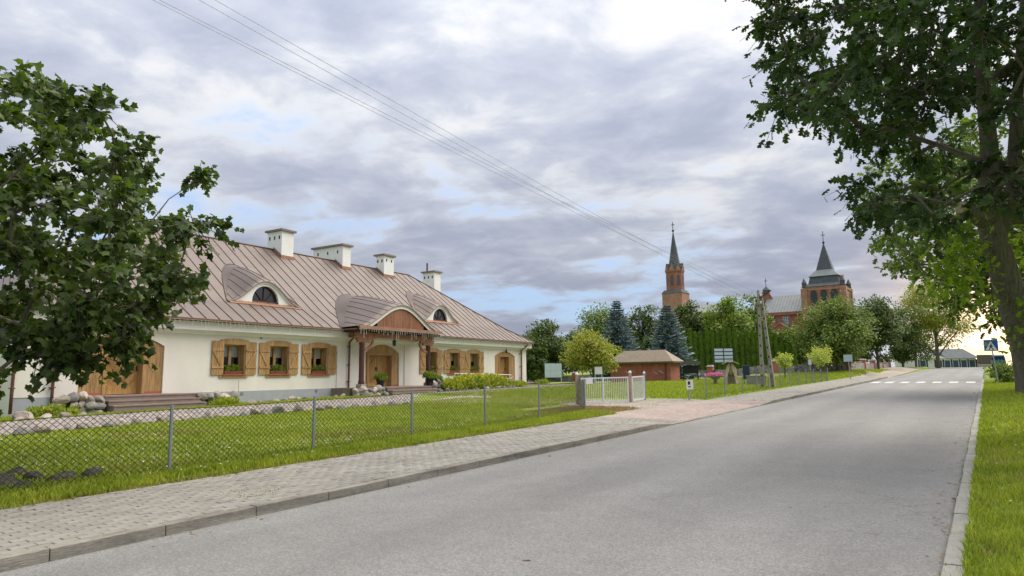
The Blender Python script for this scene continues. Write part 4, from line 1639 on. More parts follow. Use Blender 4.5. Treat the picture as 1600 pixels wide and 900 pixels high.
# ---------------------------------------------------------------- chain-link fences and gate
def wire_mesh(parent, A, B, h0, h1, pitch, r_, org):
    """diamond netting between two posts"""
    A, B = np.array(A, float), np.array(B, float)
    L = np.linalg.norm(B[:2] - A[:2])
    H = h1 - h0
    kx = pitch * 1.15
    b = MB()
    nrm = np.array([-(B - A)[1], (B - A)[0], 0]) / L

    def P(u, z):
        q = A + (B - A) * (u / L)
        zz_ = gz(q[0], q[1])
        return q[0] - org[0], q[1] - org[1], zz_ + h0 + z - org[2]
    run = H * kx / pitch
    u = -run
    while u < L:
        for sg in (1, -1):
            a0, a1 = (u, u + run)
            q0, q1 = max(0, a0), min(L, a1)
            if q1 - q0 > .02:
                z0, z1 = (q0 - a0) / run * H, (q1 - a0) / run * H
                if sg < 0:
                    z0, z1 = H - z0, H - z1
                p, q = np.array(P(q0, z0)), np.array(P(q1, z1))
                off = nrm * .003 * sg
                mid = (p + q) / 2 + nrm * rng.normal(0, .004)
                b.tube([p + off, mid + off, q + off], r_, 3, False)
        u += kx
    n = 4
    for z in (H, 0.02):
        b.tube([P(L * i / n, z - (.008 if 0 < i < n else 0)) for i in range(n + 1)], r_ * 1.2, 3, False)
    return tag(b.build('wire_mesh', 'wire', parent), kind='stuff')


def post(parent, p, h, org, r_=.024, mat='galv', lean=(0, 0)):
    b = MB()
    z = gz(p[0], p[1])
    b.tube([(p[0] - org[0], p[1] - org[1], z - .3 - org[2]), (p[0] - org[0] + lean[0], p[1] - org[1] + lean[1], z + h - org[2])], r_, 8)
    b.tube([(p[0] - org[0] + lean[0], p[1] - org[1] + lean[1], z + h - org[2]), (p[0] - org[0] + lean[0], p[1] - org[1] + lean[1], z + h + .012 - org[2])], r_ * 1.12, 8)
    return b.build('post', mat, parent)


FP = [(-9.95, .1), (-9.95, 2.65), (-10.0, 5.2), (-10.1, 7.85), (-10.1, 10.4), (-10.05, 12.9), (-10.2, 15.5), (-10.55, 18.7)]
org = (-10.0, 5.2, gz(-10, 5.2))
fn = thing('chain_link_fence', org, 'chain-link fence on galvanised posts between paved footway and front lawn', 'fence')
for i, p in enumerate(FP):
    post(fn, p, .98, org, .026, lean=(rnd.uniform(-.015, .015), rnd.uniform(-.02, .02)))
for a, c in zip(FP[:-1], FP[1:]):
    wire_mesh(fn, a, c, .04, .93, .078, .0040, org)
G0, G1, G2, G3 = (-12.3, 21.25), (-11.05, 23.1), (-11.2, 24.7), (-9.6, 25.3)
wire_mesh(fn, FP[-1], G0, .03, .95, .085, .0028, org)

org2 = (G3[0], G3[1], gz(*G3))
fn2 = thing('chain_link_fence', org2, 'line of short galvanised fence posts with faint netting beyond the gate', 'fence')
FP2 = [G3, (-9.6, 27.3), (-9.6, 29.7), (-9.55, 32.1), (-9.5, 34.4), (-9.5, 36.6), (-9.45, 38.8), (-9.4, 40.8), (-9.4, 42.9), (-9.35, 45.0), (-9.3, 47.0), (-9.3, 49.2), (-9.3, 51.5)]
for i, p in enumerate(FP2):
    post(fn2, p, .88 + rnd.uniform(-.04, .06), org2, .03, lean=(rnd.uniform(-.04, .04), rnd.uniform(-.08, .08)))
for a, c in zip(FP2[:-1], FP2[1:]):
    wire_mesh(fn2, a, c, .05, .8, .10, .0022, org2)

# gate: two posts, a wide white leaf and a narrow wicket
def gate_leaf(name, label, A, B, h0, h1, nb, mids=()):
    A, B = Vector((*A, gz(*A))), Vector((*B, gz(*B)))
    t_ = thing(name, A, label, 'gate')
    D = B - A
    f_ = MB()
    for q in (0.01, .99, *mids):
        p = D * q
        f_.box(p.x - .025, p.x + .025, p.y - .025, p.y + .025, p.z + h0, p.z + h1)
    for z in (h0 + .02, h1 - .03):
        f_.beam(D * .01 + Vector((0, 0, z)), D * .99 + Vector((0, 0, z)), .035, .05)
    f_.build('gate_frame', 'gate', t_)
    for i in range(nb):
        q = (i + .5) / nb
        p = D * q
        b = MB()
        b.tube([p + Vector((0, 0, h0 + .04)), p + Vector((0, 0, h1 - .05))], .011, 5, False)
        b.build('bar', 'gate', t_)
    return t_


gate_leaf('driveway_gate', 'wide white steel bar gate leaf across the gravel driveway', (-12.22, 21.4), (-11.1, 23.02), .06, .98, 26, (.46,))
gate_leaf('wicket_gate', 'narrow white bar wicket gate next to the rusty post', (-11.05, 23.25), (-11.18, 24.6), .06, .98, 13)
for p, r_, h, lb in ((G0, .055, 1.08, 'rusty peeling left gate post where the fence turns in'), (G1, .055, 1.1, 'rusty gate post between the wide leaf and the wicket'), (G2, .045, 1.05, 'white-grey end post of the wicket gate')):
    t_ = thing('gate_post', (*p, gz(*p)), lb, 'post', 'gate posts')
    b = MB()
    b.tube([(0, 0, -.3), (0, 0, h)], r_, 10)
    b.build('shaft', 'rust' if p is not G2 else 'galv', t_)
    b = MB()
    b.lathe([(r_ * .9, h), (r_ * 1.25, h + .02), (r_ * 1.0, h + .06), (.01, h + .1)], 10)
    b.build('cap', 'gate', t_)
b = MB()
b.box(-.13, .13, -.004, .004, -.1, .1)
o = b.build('gate_notice', 'white_flat', None)
p = Vector(G0).lerp(Vector((-11.1, 23.02)), .22)
o.location = (p.x + .06, p.y - .04, gz(p.x, p.y) + .85)
o.rotation_euler = (0, 0, math.atan2(1.62, 1.12))
tag(o, 'small blank white plate fixed to the wide gate leaf', 'notice')
nt = thing('fence_notice', (-9.52, 25.2, gz(-9.52, 25.2) + .62), 'small white notice with dark print hung on the fence near the driveway', 'notice', rz=rad(8))
b = MB()
b.box(-.13, .13, -.006, .006, -.18, .18)
b.build('plate', 'white_flat', nt)
b = MB()
b.box(-.07, .02, -.009, -.0065, .0, .13)
b.box(-.07, .04, -.009, -.0065, -.1, -.06)
b.build('print', 'black', nt)

# ---------------------------------------------------------------- brick shed
sx0, sx1, sy0, sy1 = -28.0, -22.25, 54.6, 56.6
zg = gz(-25, 55.5)
sh = thing('brick_shed', (-25.1, 55.6, zg), 'small red brick shed with tan hipped roof and graffiti', 'shed')
SO = (-25.1, 55.6, zg)
b = MB()
b.box(sx0, sx1, sy0, sy1, zg - .4, zg + 1.78)
b.build('wall', 'brick_shed', sh, off=SO)
b = MB()
for x in (sx0 + .15, sx0 + 2.9, sx1 - .15):
    b.box(x - .15, x + .15, sy0 - .06, sy0 - .002, zg - .4, zg + 1.76)
b.build('pier', 'brick_shed', sh, off=SO)
b = MB()
e = .38
z0, z1 = zg + 1.78, zg + 2.85
b.hexa([(sx0 - e, sy0 - e, z0), (sx1 + e, sy0 - e, z0), (sx1 + e, sy1 + e, z0), (sx0 - e, sy1 + e, z0),
        (sx0 + .9, (sy0 + sy1) / 2 - .02, z1), (sx1 - .9, (sy0 + sy1) / 2 - .02, z1), (sx1 - .9, (sy0 + sy1) / 2 + .02, z1), (sx0 + .9, (sy0 + sy1) / 2 + .02, z1)])
rf = b.build('roof', 'shed_roof', sh, off=SO)
b = MB()
nn_ = 26
for i in range(1, nn_):
    x = sx0 - e + (sx1 - sx0 + 2 * e) * i / nn_
    q = min(1.0, (x - sx0 + e) / (.9 + e), (sx1 + e - x) / (.9 + e))
    yb = sy0 - e
    b.beam((x, yb, z0 + .012), (x, yb + ((sy0 + sy1) / 2 - yb) * q, z0 + (z1 - z0) * q + .012), .035, .035)
b.build('roof_rib', 'shed_roof', rf, off=SO)
b = MB()
b.box(sx0 - e, sx1 + e, sy0 - e - .03, sy0 - e - .002, z0 - .1, z0 + .03)
b.box(sx1 + e + .002, sx1 + e + .03, sy0 - e, sy1 + e, z0 - .1, z0 + .03)
b.build('fascia_board', 'grey_wood', rf, off=SO)
b = MB()
b.tube([(sx1 - .45, sy0 - .3, z0 - .05), (sx1 - .5, sy0 - .08, z0 - .3), (sx1 - .5, sy0 - .08, zg)], .05, 6)
b.build('downpipe', 'pipe', sh, off=SO)
b = MB()
for cx, cz in ((-26.6, .95), (-26.1, 1.05), (-23.9, .85), (-23.4, .95)):
    pts = [(cx + .3 * math.sin(k * 1.9) * .8 + k * .05, sy0 - .012, zg + cz + .17 * math.cos(k * 2.3)) for k in range(8)]
    for p, q in zip(pts[:-1], pts[1:]):
        b.beam(p, q, .012, .045, (0, 1, 0))
b.build('graffiti', 'graffiti', sh, off=SO)


# ---------------------------------------------------------------- boards, shrine, small furniture
def panel_board(name, label, cat, pa, pb, depth, ytop, ybot, yg, rows, cols, frame, face, gap=.03):
    A, B = at(pa, ytop, depth), at(pb, ytop, depth)
    A2, B2 = at(pa, ybot, depth), at(pb, ybot, depth)
    A2[:2], B2[:2] = A[:2], B[:2]
    c = (A + B) / 2
    ang = math.atan2(B[1] - A[1], B[0] - A[0])
    W = math.hypot(B[0] - A[0], B[1] - A[1])
    z1, z0 = A[2], A2[2]
    g_ = gz(c[0], c[1])
    t_ = thing(name, (c[0], c[1], g_), label, cat, rz=ang)
    b = MB()
    for x in (-W / 2 + .03, W / 2 - .03):
        b.box(x - .04, x + .04, .02, .09, -.3, z1 - g_)
    b.build('leg', frame, t_) if False else None
    for x in (-W / 2 + .04, W / 2 - .04):
        b = MB()
        b.box(x - .035, x + .035, .03, .10, -.3, z1 - g_)
        b.build('leg', frame, t_)
    b = MB()
    b.box(-W / 2, W / 2, 0, .03, z0 - g_, z1 - g_)
    b.build('backing', frame, t_)
    pw, ph = W / cols, (z1 - z0) / rows
    for i in range(cols):
        for k in range(rows):
            b = MB()
            b.box(-W / 2 + i * pw + gap, -W / 2 + (i + 1) * pw - gap, -.012, -.002, z0 - g_ + k * ph + gap, z0 - g_ + (k + 1) * ph - gap)
            b.build('panel', face, t_)
    return t_


panel_board('information_board', 'tall board of eight pale panels on dark legs by the thuja hedge', 'board', 1115, 1145, 45, 544, 567, 600, 4, 2, 'navy', 'board_pale', .035)
panel_board('banner_frame', 'wide pale blue banner frame on posts beside the end of the white house', 'board', 851, 877.5, 58, 568, 590, 598, 2, 3, 'sign_back', 'board_pale', .012)
panel_board('small_sign', 'small pale sign below the yellow-green tree', 'sign', 929, 941, 50, 573, 585, 596, 1, 1, 'sign_back', 'white_flat', .02)
nb = panel_board('notice_board', 'dark roofed notice board right of the brick shed', 'notice board', 1067, 1091, 54, 571, 583.5, 594, 1, 2, 'black', 'black', .03)
b = MB()
b.prism([(-.78, 1.36), (.78, 1.36), (.72, 1.62), (-.72, 1.62)], -.25, .3)
b.build('roof', 'grey_wood', nb)

# carved wooden shrine: hollow trunk on splayed feet under a little plank roof
P = at(1143, 600, 42)
P[2] = gz(P[0], P[1])
shr = thing('wooden_shrine', P, 'carved pale wooden shrine like a hollow stump under a small plank roof', 'shrine', rz=rad(18))
b = MB()
n = 16
prof = [(.0, .50), (.25, .43), (.6, .36), (.95, .31), (1.2, .22), (1.32, .12)]
o0 = len(b.v)
for z, r_ in prof:
    for k in range(n + 1):
        q = -math.pi / 2 + .62 + (2 * math.pi - 1.24) * k / n if z < .62 else -math.pi / 2 + .25 + (2 * math.pi - .5) * k / n
        rr = r_ * (1 + .10 * math.sin(k * 2.7 + z * 3) + .05 * math.sin(k * 5.1))
        b.v.append((rr * math.cos(q), rr * .72 * math.sin(q), z))
m_ = n + 1
for i in range(len(prof) - 1):
    for k in range(n):
        b.f.append((i * m_ + k, i * m_ + k + 1, (i + 1) * m_ + k + 1, (i + 1) * m_ + k))
        b.m.append(0)
# inner skin
ob = len(b.v)
for i in range(len(prof) * m_):
    x, y, z = b.v[i]
    b.v.append((x * .78, y * .74, z))
for i in range(len(prof) - 1):
    for k in range(n):
        b.f.append((ob + i * m_ + k, ob + (i + 1) * m_ + k, ob + (i + 1) * m_ + k + 1, ob + i * m_ + k + 1))
        b.m.append(0)
    for k in (0, n):
        b.f.append((i * m_ + k, (i + 1) * m_ + k, ob + (i + 1) * m_ + k, ob + i * m_ + k))
        b.m.append(0)
for k in range(n):
    e_ = (len(prof) - 1) * m_
    b.f.append((e_ + k, e_ + k + 1, ob + e_ + k + 1, ob + e_ + k))
    b.m.append(0)
b.build('carved_trunk', 'weathered', shr)
b = MB()
b.tube([(0, .03, .62), (0, .02, .85), (0, -.02, 1.02), (0, -.03, 1.16)], [.13, .11, .06, .075], 8)
b.tube([(-.1, -.02, .95), (-.12, -.1, .8), (0, -.14, .78)], .035, 6)
b.tube([(.1, -.02, .95), (.12, -.1, .8), (0, -.14, .78)], .035, 6)
b.build('carved_figure', 'weathered', shr, smooth=True)
for sg in (-1, 1):
    b = MB()
    b.hexa([(0, -.36, 1.52), (sg * .52, -.36, 1.28), (sg * .52, .3, 1.28), (0, .3, 1.52), (0, -.36, 1.56), (sg * .54, -.36, 1.32), (sg * .54, .3, 1.32), (0, .3, 1.56)])
    b.build('roof_board', 'weathered', shr)

# navy litter box, concrete slab
P = at(1166.5, 592, 42)
nv = thing('litter_box', (P[0], P[1], gz(P[0], P[1])), 'upright navy blue metal box between the shrine and the concrete pole', 'box', rz=rad(20))
b = MB()
b.box(-.2, .2, -.15, .15, .32, 1.22)
b.build('body', 'navy', nv, bevel=.02)
for x in (-.15, .15):
    b = MB()
    b.box(x - .02, x + .02, -.02, .02, -.2, .34)
    b.build('leg', 'navy', nv)
P = at(1182, 600, 40)
cs = MB()
cs.box(-.55, .55, -.1, .1, -.25, .52)
cs.box(-.58, .58, -.13, .13, .52, .58)
o = cs.build('concrete_block', 'concrete', None, bevel=.015)
o.location = (P[0], P[1], gz(P[0], P[1]))
o.rotation_euler = (0, 0, rad(20))
tag(o, 'low grey concrete slab wall at the foot of the utility pole', 'slab')

# pole with raking leg, cross-arm and insulators
PP = Vector((-10.0, 37.3, gz(-10.0, 37.3)))
up = thing('utility_pole', PP, 'twin-legged concrete utility pole with insulators at its top', 'utility pole')
for (x0, y0), (x1, y1), h in (((0, 0), (.08, -.1), 5.32), ((.48, .35), (.2, .0), 5.1)):
    b = MB()
    b.hexa([(x0 - .105, y0 - .1, -.4), (x0 + .105, y0 - .1, -.4), (x0 + .105, y0 + .1, -.4), (x0 - .105, y0 + .1, -.4),
            (x1 - .06, y1 - .07, h), (x1 + .06, y1 - .07, h), (x1 + .06, y1 + .07, h), (x1 - .06, y1 + .07, h)])
    lg = b.build('leg', 'concrete_pole', up, bevel=.012)
    b = MB()
    for k in range(9):
        q = .08 + k * .095
        x, y, z = x0 + (x1 - x0) * q, y0 + (y1 - y0) * q, -.4 + (h + .4) * q
        b.box(x - .026, x + .026, y - .12 + .02 * q, y - .08, z, z + .10)
    b.build('hole', 'black', lg)
b = MB()
b.beam((-.1, -.12, 4.72), (.72, .1, 5.28), .05, .05)
b.beam((-.25, -.14, 4.9), (.25, -.1, 4.95), .05, .05)
b.build('cross_arm', 'iron', up)
WZ = []
for k, (x, y, z) in enumerate(((-.22, -.16, 5.0), (.22, -.14, 5.02), (-.12, -.16, 4.6), (.2, -.14, 4.62))):
    b = MB()
    b.lathe([(.03, -.06), (.055, -.03), (.04, 0), (.055, .03), (.03, .07)], 8, (x, y, z))
    b.build('insulator', 'white_flat', up, smooth=True)
    WZ.append((x, y, z))
# the wires run back over the footway to the next pole, out of the picture
ENDS = [at(240, 0, 9.1), at(250, 0, 9.0), at(312, 0, 9.2), at(337, 0, 9.3)]
for k, (x, y, z) in enumerate(WZ):
    A = np.array([PP.x + x, PP.y + y, PP.z + z + .07])
    E_ = ENDS[k]
    dirv = E_ - A
    B = A + dirv * 1.45
    pts = []
    for i in range(25):
        q = i / 24
        p = A + (B - A) * q
        sag = -4 * .32 * q * (1 - q)
        base = -4 * .32 * (1 / 1.45) * (1 - 1 / 1.45)
        p = p + np.array([0, 0, sag - base * (q * 1.45 if q < 1 / 1.45 else 1)])
        pts.append(p - A)
    b = MB()
    b.tube(pts, .0042, 4)
    o = b.build('overhead_wire', 'galv', None)
    o.location = A
    tag(o, ('lowest of the four overhead wires', 'second lowest of the four overhead wires', 'third overhead wire, second from the top', 'topmost of the four overhead wires')[k] + ' rising from the utility pole', 'wire', 'overhead wires')


# ---------------------------------------------------------------- road signs
def sign_on_post(name, label, base, h, lean=(0, 0), r_=.03):
    t_ = thing(name, base, label, 'sign')
    b = MB()
    b.tube([(0, 0, -.3), (lean[0], lean[1], h)], r_, 8)
    b.build('post', 'galv', t_)
    return t_


# pedestrian crossing sign
bx_, by_ = 0.42, 44.8
xs_ = sign_on_post('pedestrian_crossing_sign', 'blue square pedestrian crossing sign on a leaning grey post', (bx_, by_, gz(bx_, by_)), 2.42, (-.18, -.05))
xs_.rotation_euler = (0, 0, rad(2))
pl = MB()
pl.box(-.18 - .32, -.18 + .32, -.10, -.085, 1.82, 2.44)
plate = pl.build('plate', 'sign_blue', xs_, bevel=.004)
b = MB()
b.prism([(-.18 - .27, 1.86), (-.18 + .27, 1.86), (-.18, 2.37)], -.106, -.101)
b.build('triangle', 'white_flat', plate)
b = MB()
cx = -.18
yv = -.109
b.prism([(cx - .035 + .05 * math.cos(q), 2.20 + .035 * math.sin(q)) for q in []] or [(cx - .02, 2.17), (cx + .03, 2.17), (cx + .035, 2.22), (cx + .005, 2.245), (cx - .025, 2.22)], yv, yv + .003)
b.prism([(cx - .045, 2.02), (cx + .035, 2.02), (cx + .04, 2.15), (cx - .03, 2.16)], yv, yv + .003)
b.prism([(cx - .13, 1.89), (cx - .085, 1.88), (cx + .0, 2.03), (cx - .045, 2.03)], yv, yv + .003)
b.prism([(cx + .07, 1.88), (cx + .12, 1.89), (cx + .035, 2.03), (cx - .01, 2.03)], yv, yv + .003)
b.prism([(cx - .11, 2.05), (cx - .085, 2.03), (cx - .02, 2.13), (cx - .035, 2.15)], yv, yv + .003)
b.prism([(cx + .03, 2.13), (cx + .04, 2.15), (cx + .11, 2.06), (cx + .09, 2.04)], yv, yv + .003)
b.build('walking_figure', 'black', plate)
# sign seen from behind, across the road
P = at(1329, 584, 50)
s2 = sign_on_post('road_sign', 'square road sign seen from its grey back beside a brick pillar', (P[0], P[1], gz(P[0], P[1])), 1.98, (-.1, 0))
b = MB()
b.box(-.1 - .3, -.1 + .3, -.07, -.05, 1.45, 1.98)
b.build('plate', 'sign_back', s2)
s2.rotation_euler = (0, 0, rad(10))
P = at(1269, 590, 44)
s3 = sign_on_post('road_sign', 'leaning pale post with a thin edge-on sign by the golden shrub', (P[0], P[1], gz(P[0], P[1])), 1.45, (-.22, 0), .035)
b = MB()
b.box(-.4, -.05, -.06, -.03, 1.15, 1.5)
b.build('plate', 'sign_back', s3)
s3.rotation_euler = (0, 0, rad(70))

# planter with pink flowers
P = at(1118, 600, 43)
pk = thing('flower_planter', (P[0], P[1], gz(P[0], P[1])), 'wide shallow planter overflowing with pink flowers left of the shrine', 'planter')
b = MB()
b.lathe([(.12, -.1), (.12, .3), (.3, .42), (.52, .52), (.54, .56)], 12)
b.build('bowl', 'concrete', pk, smooth=True)


# ---------------------------------------------------------------- churchyard wall with brick pillars
WP = [(812, 597, 90), (841, 594.5, 86), (899, 594, 82), (1000, 592, 76), (1111, 590, 69.5), (1211, 583.5, 65), (1325, 579, 66), (1349, 574, 75), (1364, 570.5, 84), (1377, 568.5, 93), (1388, 567, 102)]
WPT = []
for x, y, d in WP:
    p = at(x, y, d)
    WPT.append((p[0], p[1], gz(p[0], p[1])))
cw = thing('churchyard_wall', WPT[4], 'low grey rubble wall with red brick pillars along the churchyard', 'wall')
CO = WPT[4]
for i, (p, q) in enumerate(zip(WPT[:-1], WPT[1:])):
    b = MB()
    a, c = Vector(p), Vector(q)
    n = 5
    for k in range(n):
        u0, u1 = a.lerp(c, k / n), a.lerp(c, (k + 1) / n)
        z0, z1 = gz(u0.x, u0.y), gz(u1.x, u1.y)
        d = (u1 - u0).normalized()
        sd = Vector((-d.y, d.x, 0)) * .17
        hh = .82
        b.hexa([u0 - sd + Vector((0, 0, z0 - .4 - u0.z)), u1 - sd + Vector((0, 0, z1 - .4 - u1.z)), u1 + sd + Vector((0, 0, z1 - .4 - u1.z)), u0 + sd + Vector((0, 0, z0 - .4 - u0.z)),
                u0 - sd + Vector((0, 0, z0 + hh - u0.z)), u1 - sd + Vector((0, 0, z1 + hh - u1.z)), u1 + sd + Vector((0, 0, z1 + hh - u1.z)), u0 + sd + Vector((0, 0, z0 + hh - u0.z))])
    b.build('wall_section', 'rubble', cw, off=CO)
for i, p in enumerate(WPT):
    if i in (0, 3):
        continue
    b = MB()
    w_ = .3
    b.box(p[0] - w_, p[0] + w_, p[1] - w_, p[1] + w_, p[2] - .4, p[2] + 1.15)
    pi_ = b.build('pillar', 'brick_pillar', cw, off=CO)
    b = MB()
    w_ = .38
    b.hexa([(p[0] - w_, p[1] - w_, p[2] + 1.15), (p[0] + w_, p[1] - w_, p[2] + 1.15), (p[0] + w_, p[1] + w_, p[2] + 1.15), (p[0] - w_, p[1] + w_, p[2] + 1.15),
            (p[0] - .2, p[1] - .2, p[2] + 1.32), (p[0] + .2, p[1] - .2, p[2] + 1.32), (p[0] + .2, p[1] + .2, p[2] + 1.32), (p[0] - .2, p[1] + .2, p[2] + 1.32)])
    b.build('pillar_cap', 'concrete', pi_, off=CO)
# iron rails stand on the wall's climbing end
b = MB()
for p, q in zip(WPT[6:-1], WPT[7:]):
    for z in (.95, 1.2):
        b.beam((p[0], p[1], p[2] + z), (q[0], q[1], q[2] + z), .04, .05)
b.build('rail', 'rust', cw, off=CO)

# ---------------------------------------------------------------- church
CD = 150.0
base = at(1250, 575, CD)
ch = thing('church', (base[0], base[1], 2.2), 'large red brick church with two slate-capped towers behind the trees', 'church')
CHO = (base[0], base[1], 2.2)


def cb(mb, name, mat, parent=None, **kw):
    return mb.build(name, mat, parent or ch, off=CHO, **kw)


def zat(x, y):
    return at(x, y, CD)[2]


def lancet(cx, w_, z0, z1):
    hgt = w_ * 1.6
    pts = [(cx - w_, z0), (cx + w_, z0), (cx + w_, z1 - hgt)]
    for q in np.linspace(.25, 1, 4):
        pts.append((cx + w_ * (1 - q ** 1.6), z1 - hgt * (1 - q)))
    for q in np.linspace(.75, 0, 4):
        pts.append((cx - w_ * (1 - q ** 1.6), z1 - hgt * (1 - q)))
    return pts


# right tower
tp = at(1287.5, 470, CD)
tx, ty = tp[0], tp[1] + 4.4
hwid = 4.4
ztop = zat(1287, 446)
b = MB()
b.box(tx - hwid, tx + hwid, ty - hwid, ty + hwid, 0, ztop)
tw = cb(b, 'tower', 'brick_light')
b = MB()
for sx in (-1, 1):
    for sy in (-1, 1):
        b.box(tx + sx * (hwid - .3) - .65, tx + sx * (hwid - .3) + .65, ty + sy * (hwid - .3) - .65, ty + sy * (hwid - .3) + .65, 0, ztop - .35)
b.box(tx - hwid - .2, tx + hwid + .2, ty - hwid - .2, ty + hwid + .2, ztop - .9, ztop - .5)
cb(b, 'buttress', 'brick_light', tw)
for k in (-1, 0, 1):
    b = MB()
    cx = tx + k * 2.15 + .1
    b.prism(lancet(cx, .72, zat(1287, 476), zat(1287, 450.5)), ty - hwid - .03, ty - hwid - .002)
    wv_ = cb(b, 'window', 'slate_dark', tw)
    b = MB()
    pts = lancet(cx, .9, zat(1287, 476), zat(1287, 449))
    for p, q in zip(pts[2:-1], pts[3:]):
        b.beam((p[0], ty - hwid - .06, p[1]), (q[0], ty - hwid - .06, q[1]), .16, .18, (0, 1, 0))
    b.beam((cx + .85, ty - hwid - .06, zat(1287, 476)), (cx + .85, ty - hwid - .06, pts[2][1]), .14, .16, (0, 1, 0))
    b.beam((cx - .85, ty - hwid - .06, zat(1287, 476)), (cx - .85, ty - hwid - .06, pts[2][1]), .14, .16, (0, 1, 0))
    cb(b, 'window_arch', 'brick', wv_)
    b = MB()
    for j in range(9):
        zz_ = zat(1287, 476) + .4 + j * .34
        if zz_ < zat(1287, 453):
            b.box(cx - .6, cx + .6, ty - hwid - .075, ty - hwid - .035, zz_, zz_ + .1)
    cb(b, 'louvre', 'black', wv_)
for k in (-.5, .5):
    b = MB()
    b.prism(lancet(0, .7, zat(1287, 474), zat(1287, 451)), 0, .03)
    for i, v in enumerate(b.v):
        b.v[i] = (tx + hwid + .03 - v[1] + .0, ty + k * 3.6 + v[0], v[2])
    cb(b, 'window', 'slate_dark', tw)


def frustum(b, cx, cy, w0, w1, z0, z1):
    b.hexa([(cx - w0, cy - w0, z0), (cx + w0, cy - w0, z0), (cx + w0, cy + w0, z0), (cx - w0, cy + w0, z0),
            (cx - w1, cy - w1, z1), (cx + w1, cy - w1, z1), (cx + w1, cy + w1, z1), (cx - w1, cy + w1, z1)])


z1, z2, z3, z4 = zat(1287, 441), zat(1287, 429), zat(1287, 418), zat(1287, 373)
b = MB()
frustum(b, tx, ty, hwid + .25, 3.6, ztop, z1)
frustum(b, tx, ty, 3.3, 2.9, z1, z2)
cb(b, 'roof_skirt', 'slate', tw)
b = MB()
frustum(b, tx, ty, 3.25, 1.75, z2, z3)
cb(b, 'roof_skirt', 'zinc', tw)
b = MB()
frustum(b, tx, ty, 1.72, .06, z3, z4)
sp = cb(b, 'spire', 'slate_dark', tw)
b = MB()
b.lathe([(.05, -.2), (.28, .05), (.3, .25), (.1, .5), (.06, .6)], 8, (tx, ty, z4))
b.box(tx - .06, tx + .06, ty - .06, ty + .06, z4 + .4, z4 + 2.9)
b.box(tx - .45, tx + .45, ty - .05, ty + .05, z4 + 1.9, z4 + 2.05)
cb(b, 'cross', 'iron', sp)
for sx in (-1, 1):
    for sy in (-1, 1):
        b = MB()
        b.lathe([(.5, 0), (.5, .9), (.62, .95), (.35, 1.5), (.03, 2.2)], 8, (tx + sx * (hwid - .35), ty + sy * (hwid - .35), ztop - .1))
        cb(b, 'pinnacle', 'slate_dark', tw)
# dormer gable on the right slope
b = MB()
b.prism([(-.7, 0), (.7, 0), (.7, 1.0), (0, 2.0), (-.7, 1.0)], -.5, .5)
for i, v in enumerate(b.v):
    b.v[i] = (tx + 3.3 - v[1], ty + v[0], v[2] + z1)
cb(b, 'roof_gable', 'brick_light', tw)

# left tower: square base, octagonal belfry with gablets, needle spire
lp = at(1048, 462, CD)
lx, ly = lp[0] + .3, lp[1] + 2.3
ZL = lambda y: at(1047, y, CD)[2]
b = MB()
hwid2 = 2.35
b.box(lx - hwid2, lx + hwid2, ly - hwid2, ly + hwid2, 0, ZL(458))
lt_ = cb(b, 'tower', 'brick_light')
b = MB()
frustum(b, lx, ly, hwid2 + .12, 1.95, ZL(458), ZL(452.5))
cb(b, 'roof_skirt', 'slate', lt_)
b = MB()


def octa(b, cx, cy, r0, r1, z0, z1, n=8):
    a = [(cx + r0 * math.cos(math.pi / 8 + k * math.pi / 4), cy + r0 * math.sin(math.pi / 8 + k * math.pi / 4), z0) for k in range(n)]
    c = [(cx + r1 * math.cos(math.pi / 8 + k * math.pi / 4), cy + r1 * math.sin(math.pi / 8 + k * math.pi / 4), z1) for k in range(n)]
    b.add(a + c, [tuple(reversed(range(n))), tuple(n + k for k in range(n))] + [(k, (k + 1) % n, n + (k + 1) % n, n + k) for k in range(n)])


octa(b, lx, ly, 2.02, 2.02, ZL(453), ZL(420))
octa(b, lx, ly, 2.12, 2.2, ZL(424), ZL(421))
bf = cb(b, 'belfry', 'brick', lt_)
for k in range(8):
    q = k * math.pi / 4
    ap = 2.02 * math.cos(math.pi / 8)
    c, s_ = math.cos(q), math.sin(q)

    def out(u, v, r_):
        return (lx + c * r_ - s_ * u, ly + s_ * r_ + c * u, v)
    b = MB()
    P = lancet(0, .34, ZL(446), ZL(428))
    b.add([out(u, v, ap + .03) for u, v in P], [tuple(range(len(P)))])
    cb(b, 'window', 'slate_dark', bf)
    b = MB()
    g_ = [(-.76, ZL(422.5)), (.76, ZL(422.5)), (0, ZL(410))]
    b.add([out(u, v, ap + .14) for u, v in g_] + [out(u * .4, v, ap - 1.4) for u, v in g_], [(0, 1, 2)])
    cb(b, 'gablet', 'brick_light', bf)
    b = MB()
    b.add([out(u, v + .08, ap + .2) for u, v in g_] + [out(u * .4, v + .08, ap - 1.4) for u, v in g_], [(0, 2, 5, 3), (1, 4, 5, 2)])
    cb(b, 'gablet_roof', 'slate', bf)
b = MB()
octa(b, lx, ly, 2.02, 1.35, ZL(421.5), ZL(411))
cb(b, 'roof_skirt', 'slate', bf)
b = MB()
octa(b, lx, ly, 1.28, .06, ZL(411), ZL(356))
sp = cb(b, 'spire', 'slate_dark', lt_)
b = MB()
zz_ = ZL(356)
b.lathe([(.05, -.2), (.28, .0), (.3, .2), (.08, .45)], 8, (lx, ly, zz_))
b.box(lx - .06, lx + .06, ly - .06, ly + .06, zz_ + .3, zz_ + 2.2)
b.box(lx - .4, lx + .4, ly - .05, ly + .05, zz_ + 1.45, zz_ + 1.6)
cb(b, 'cross', 'iron', sp)

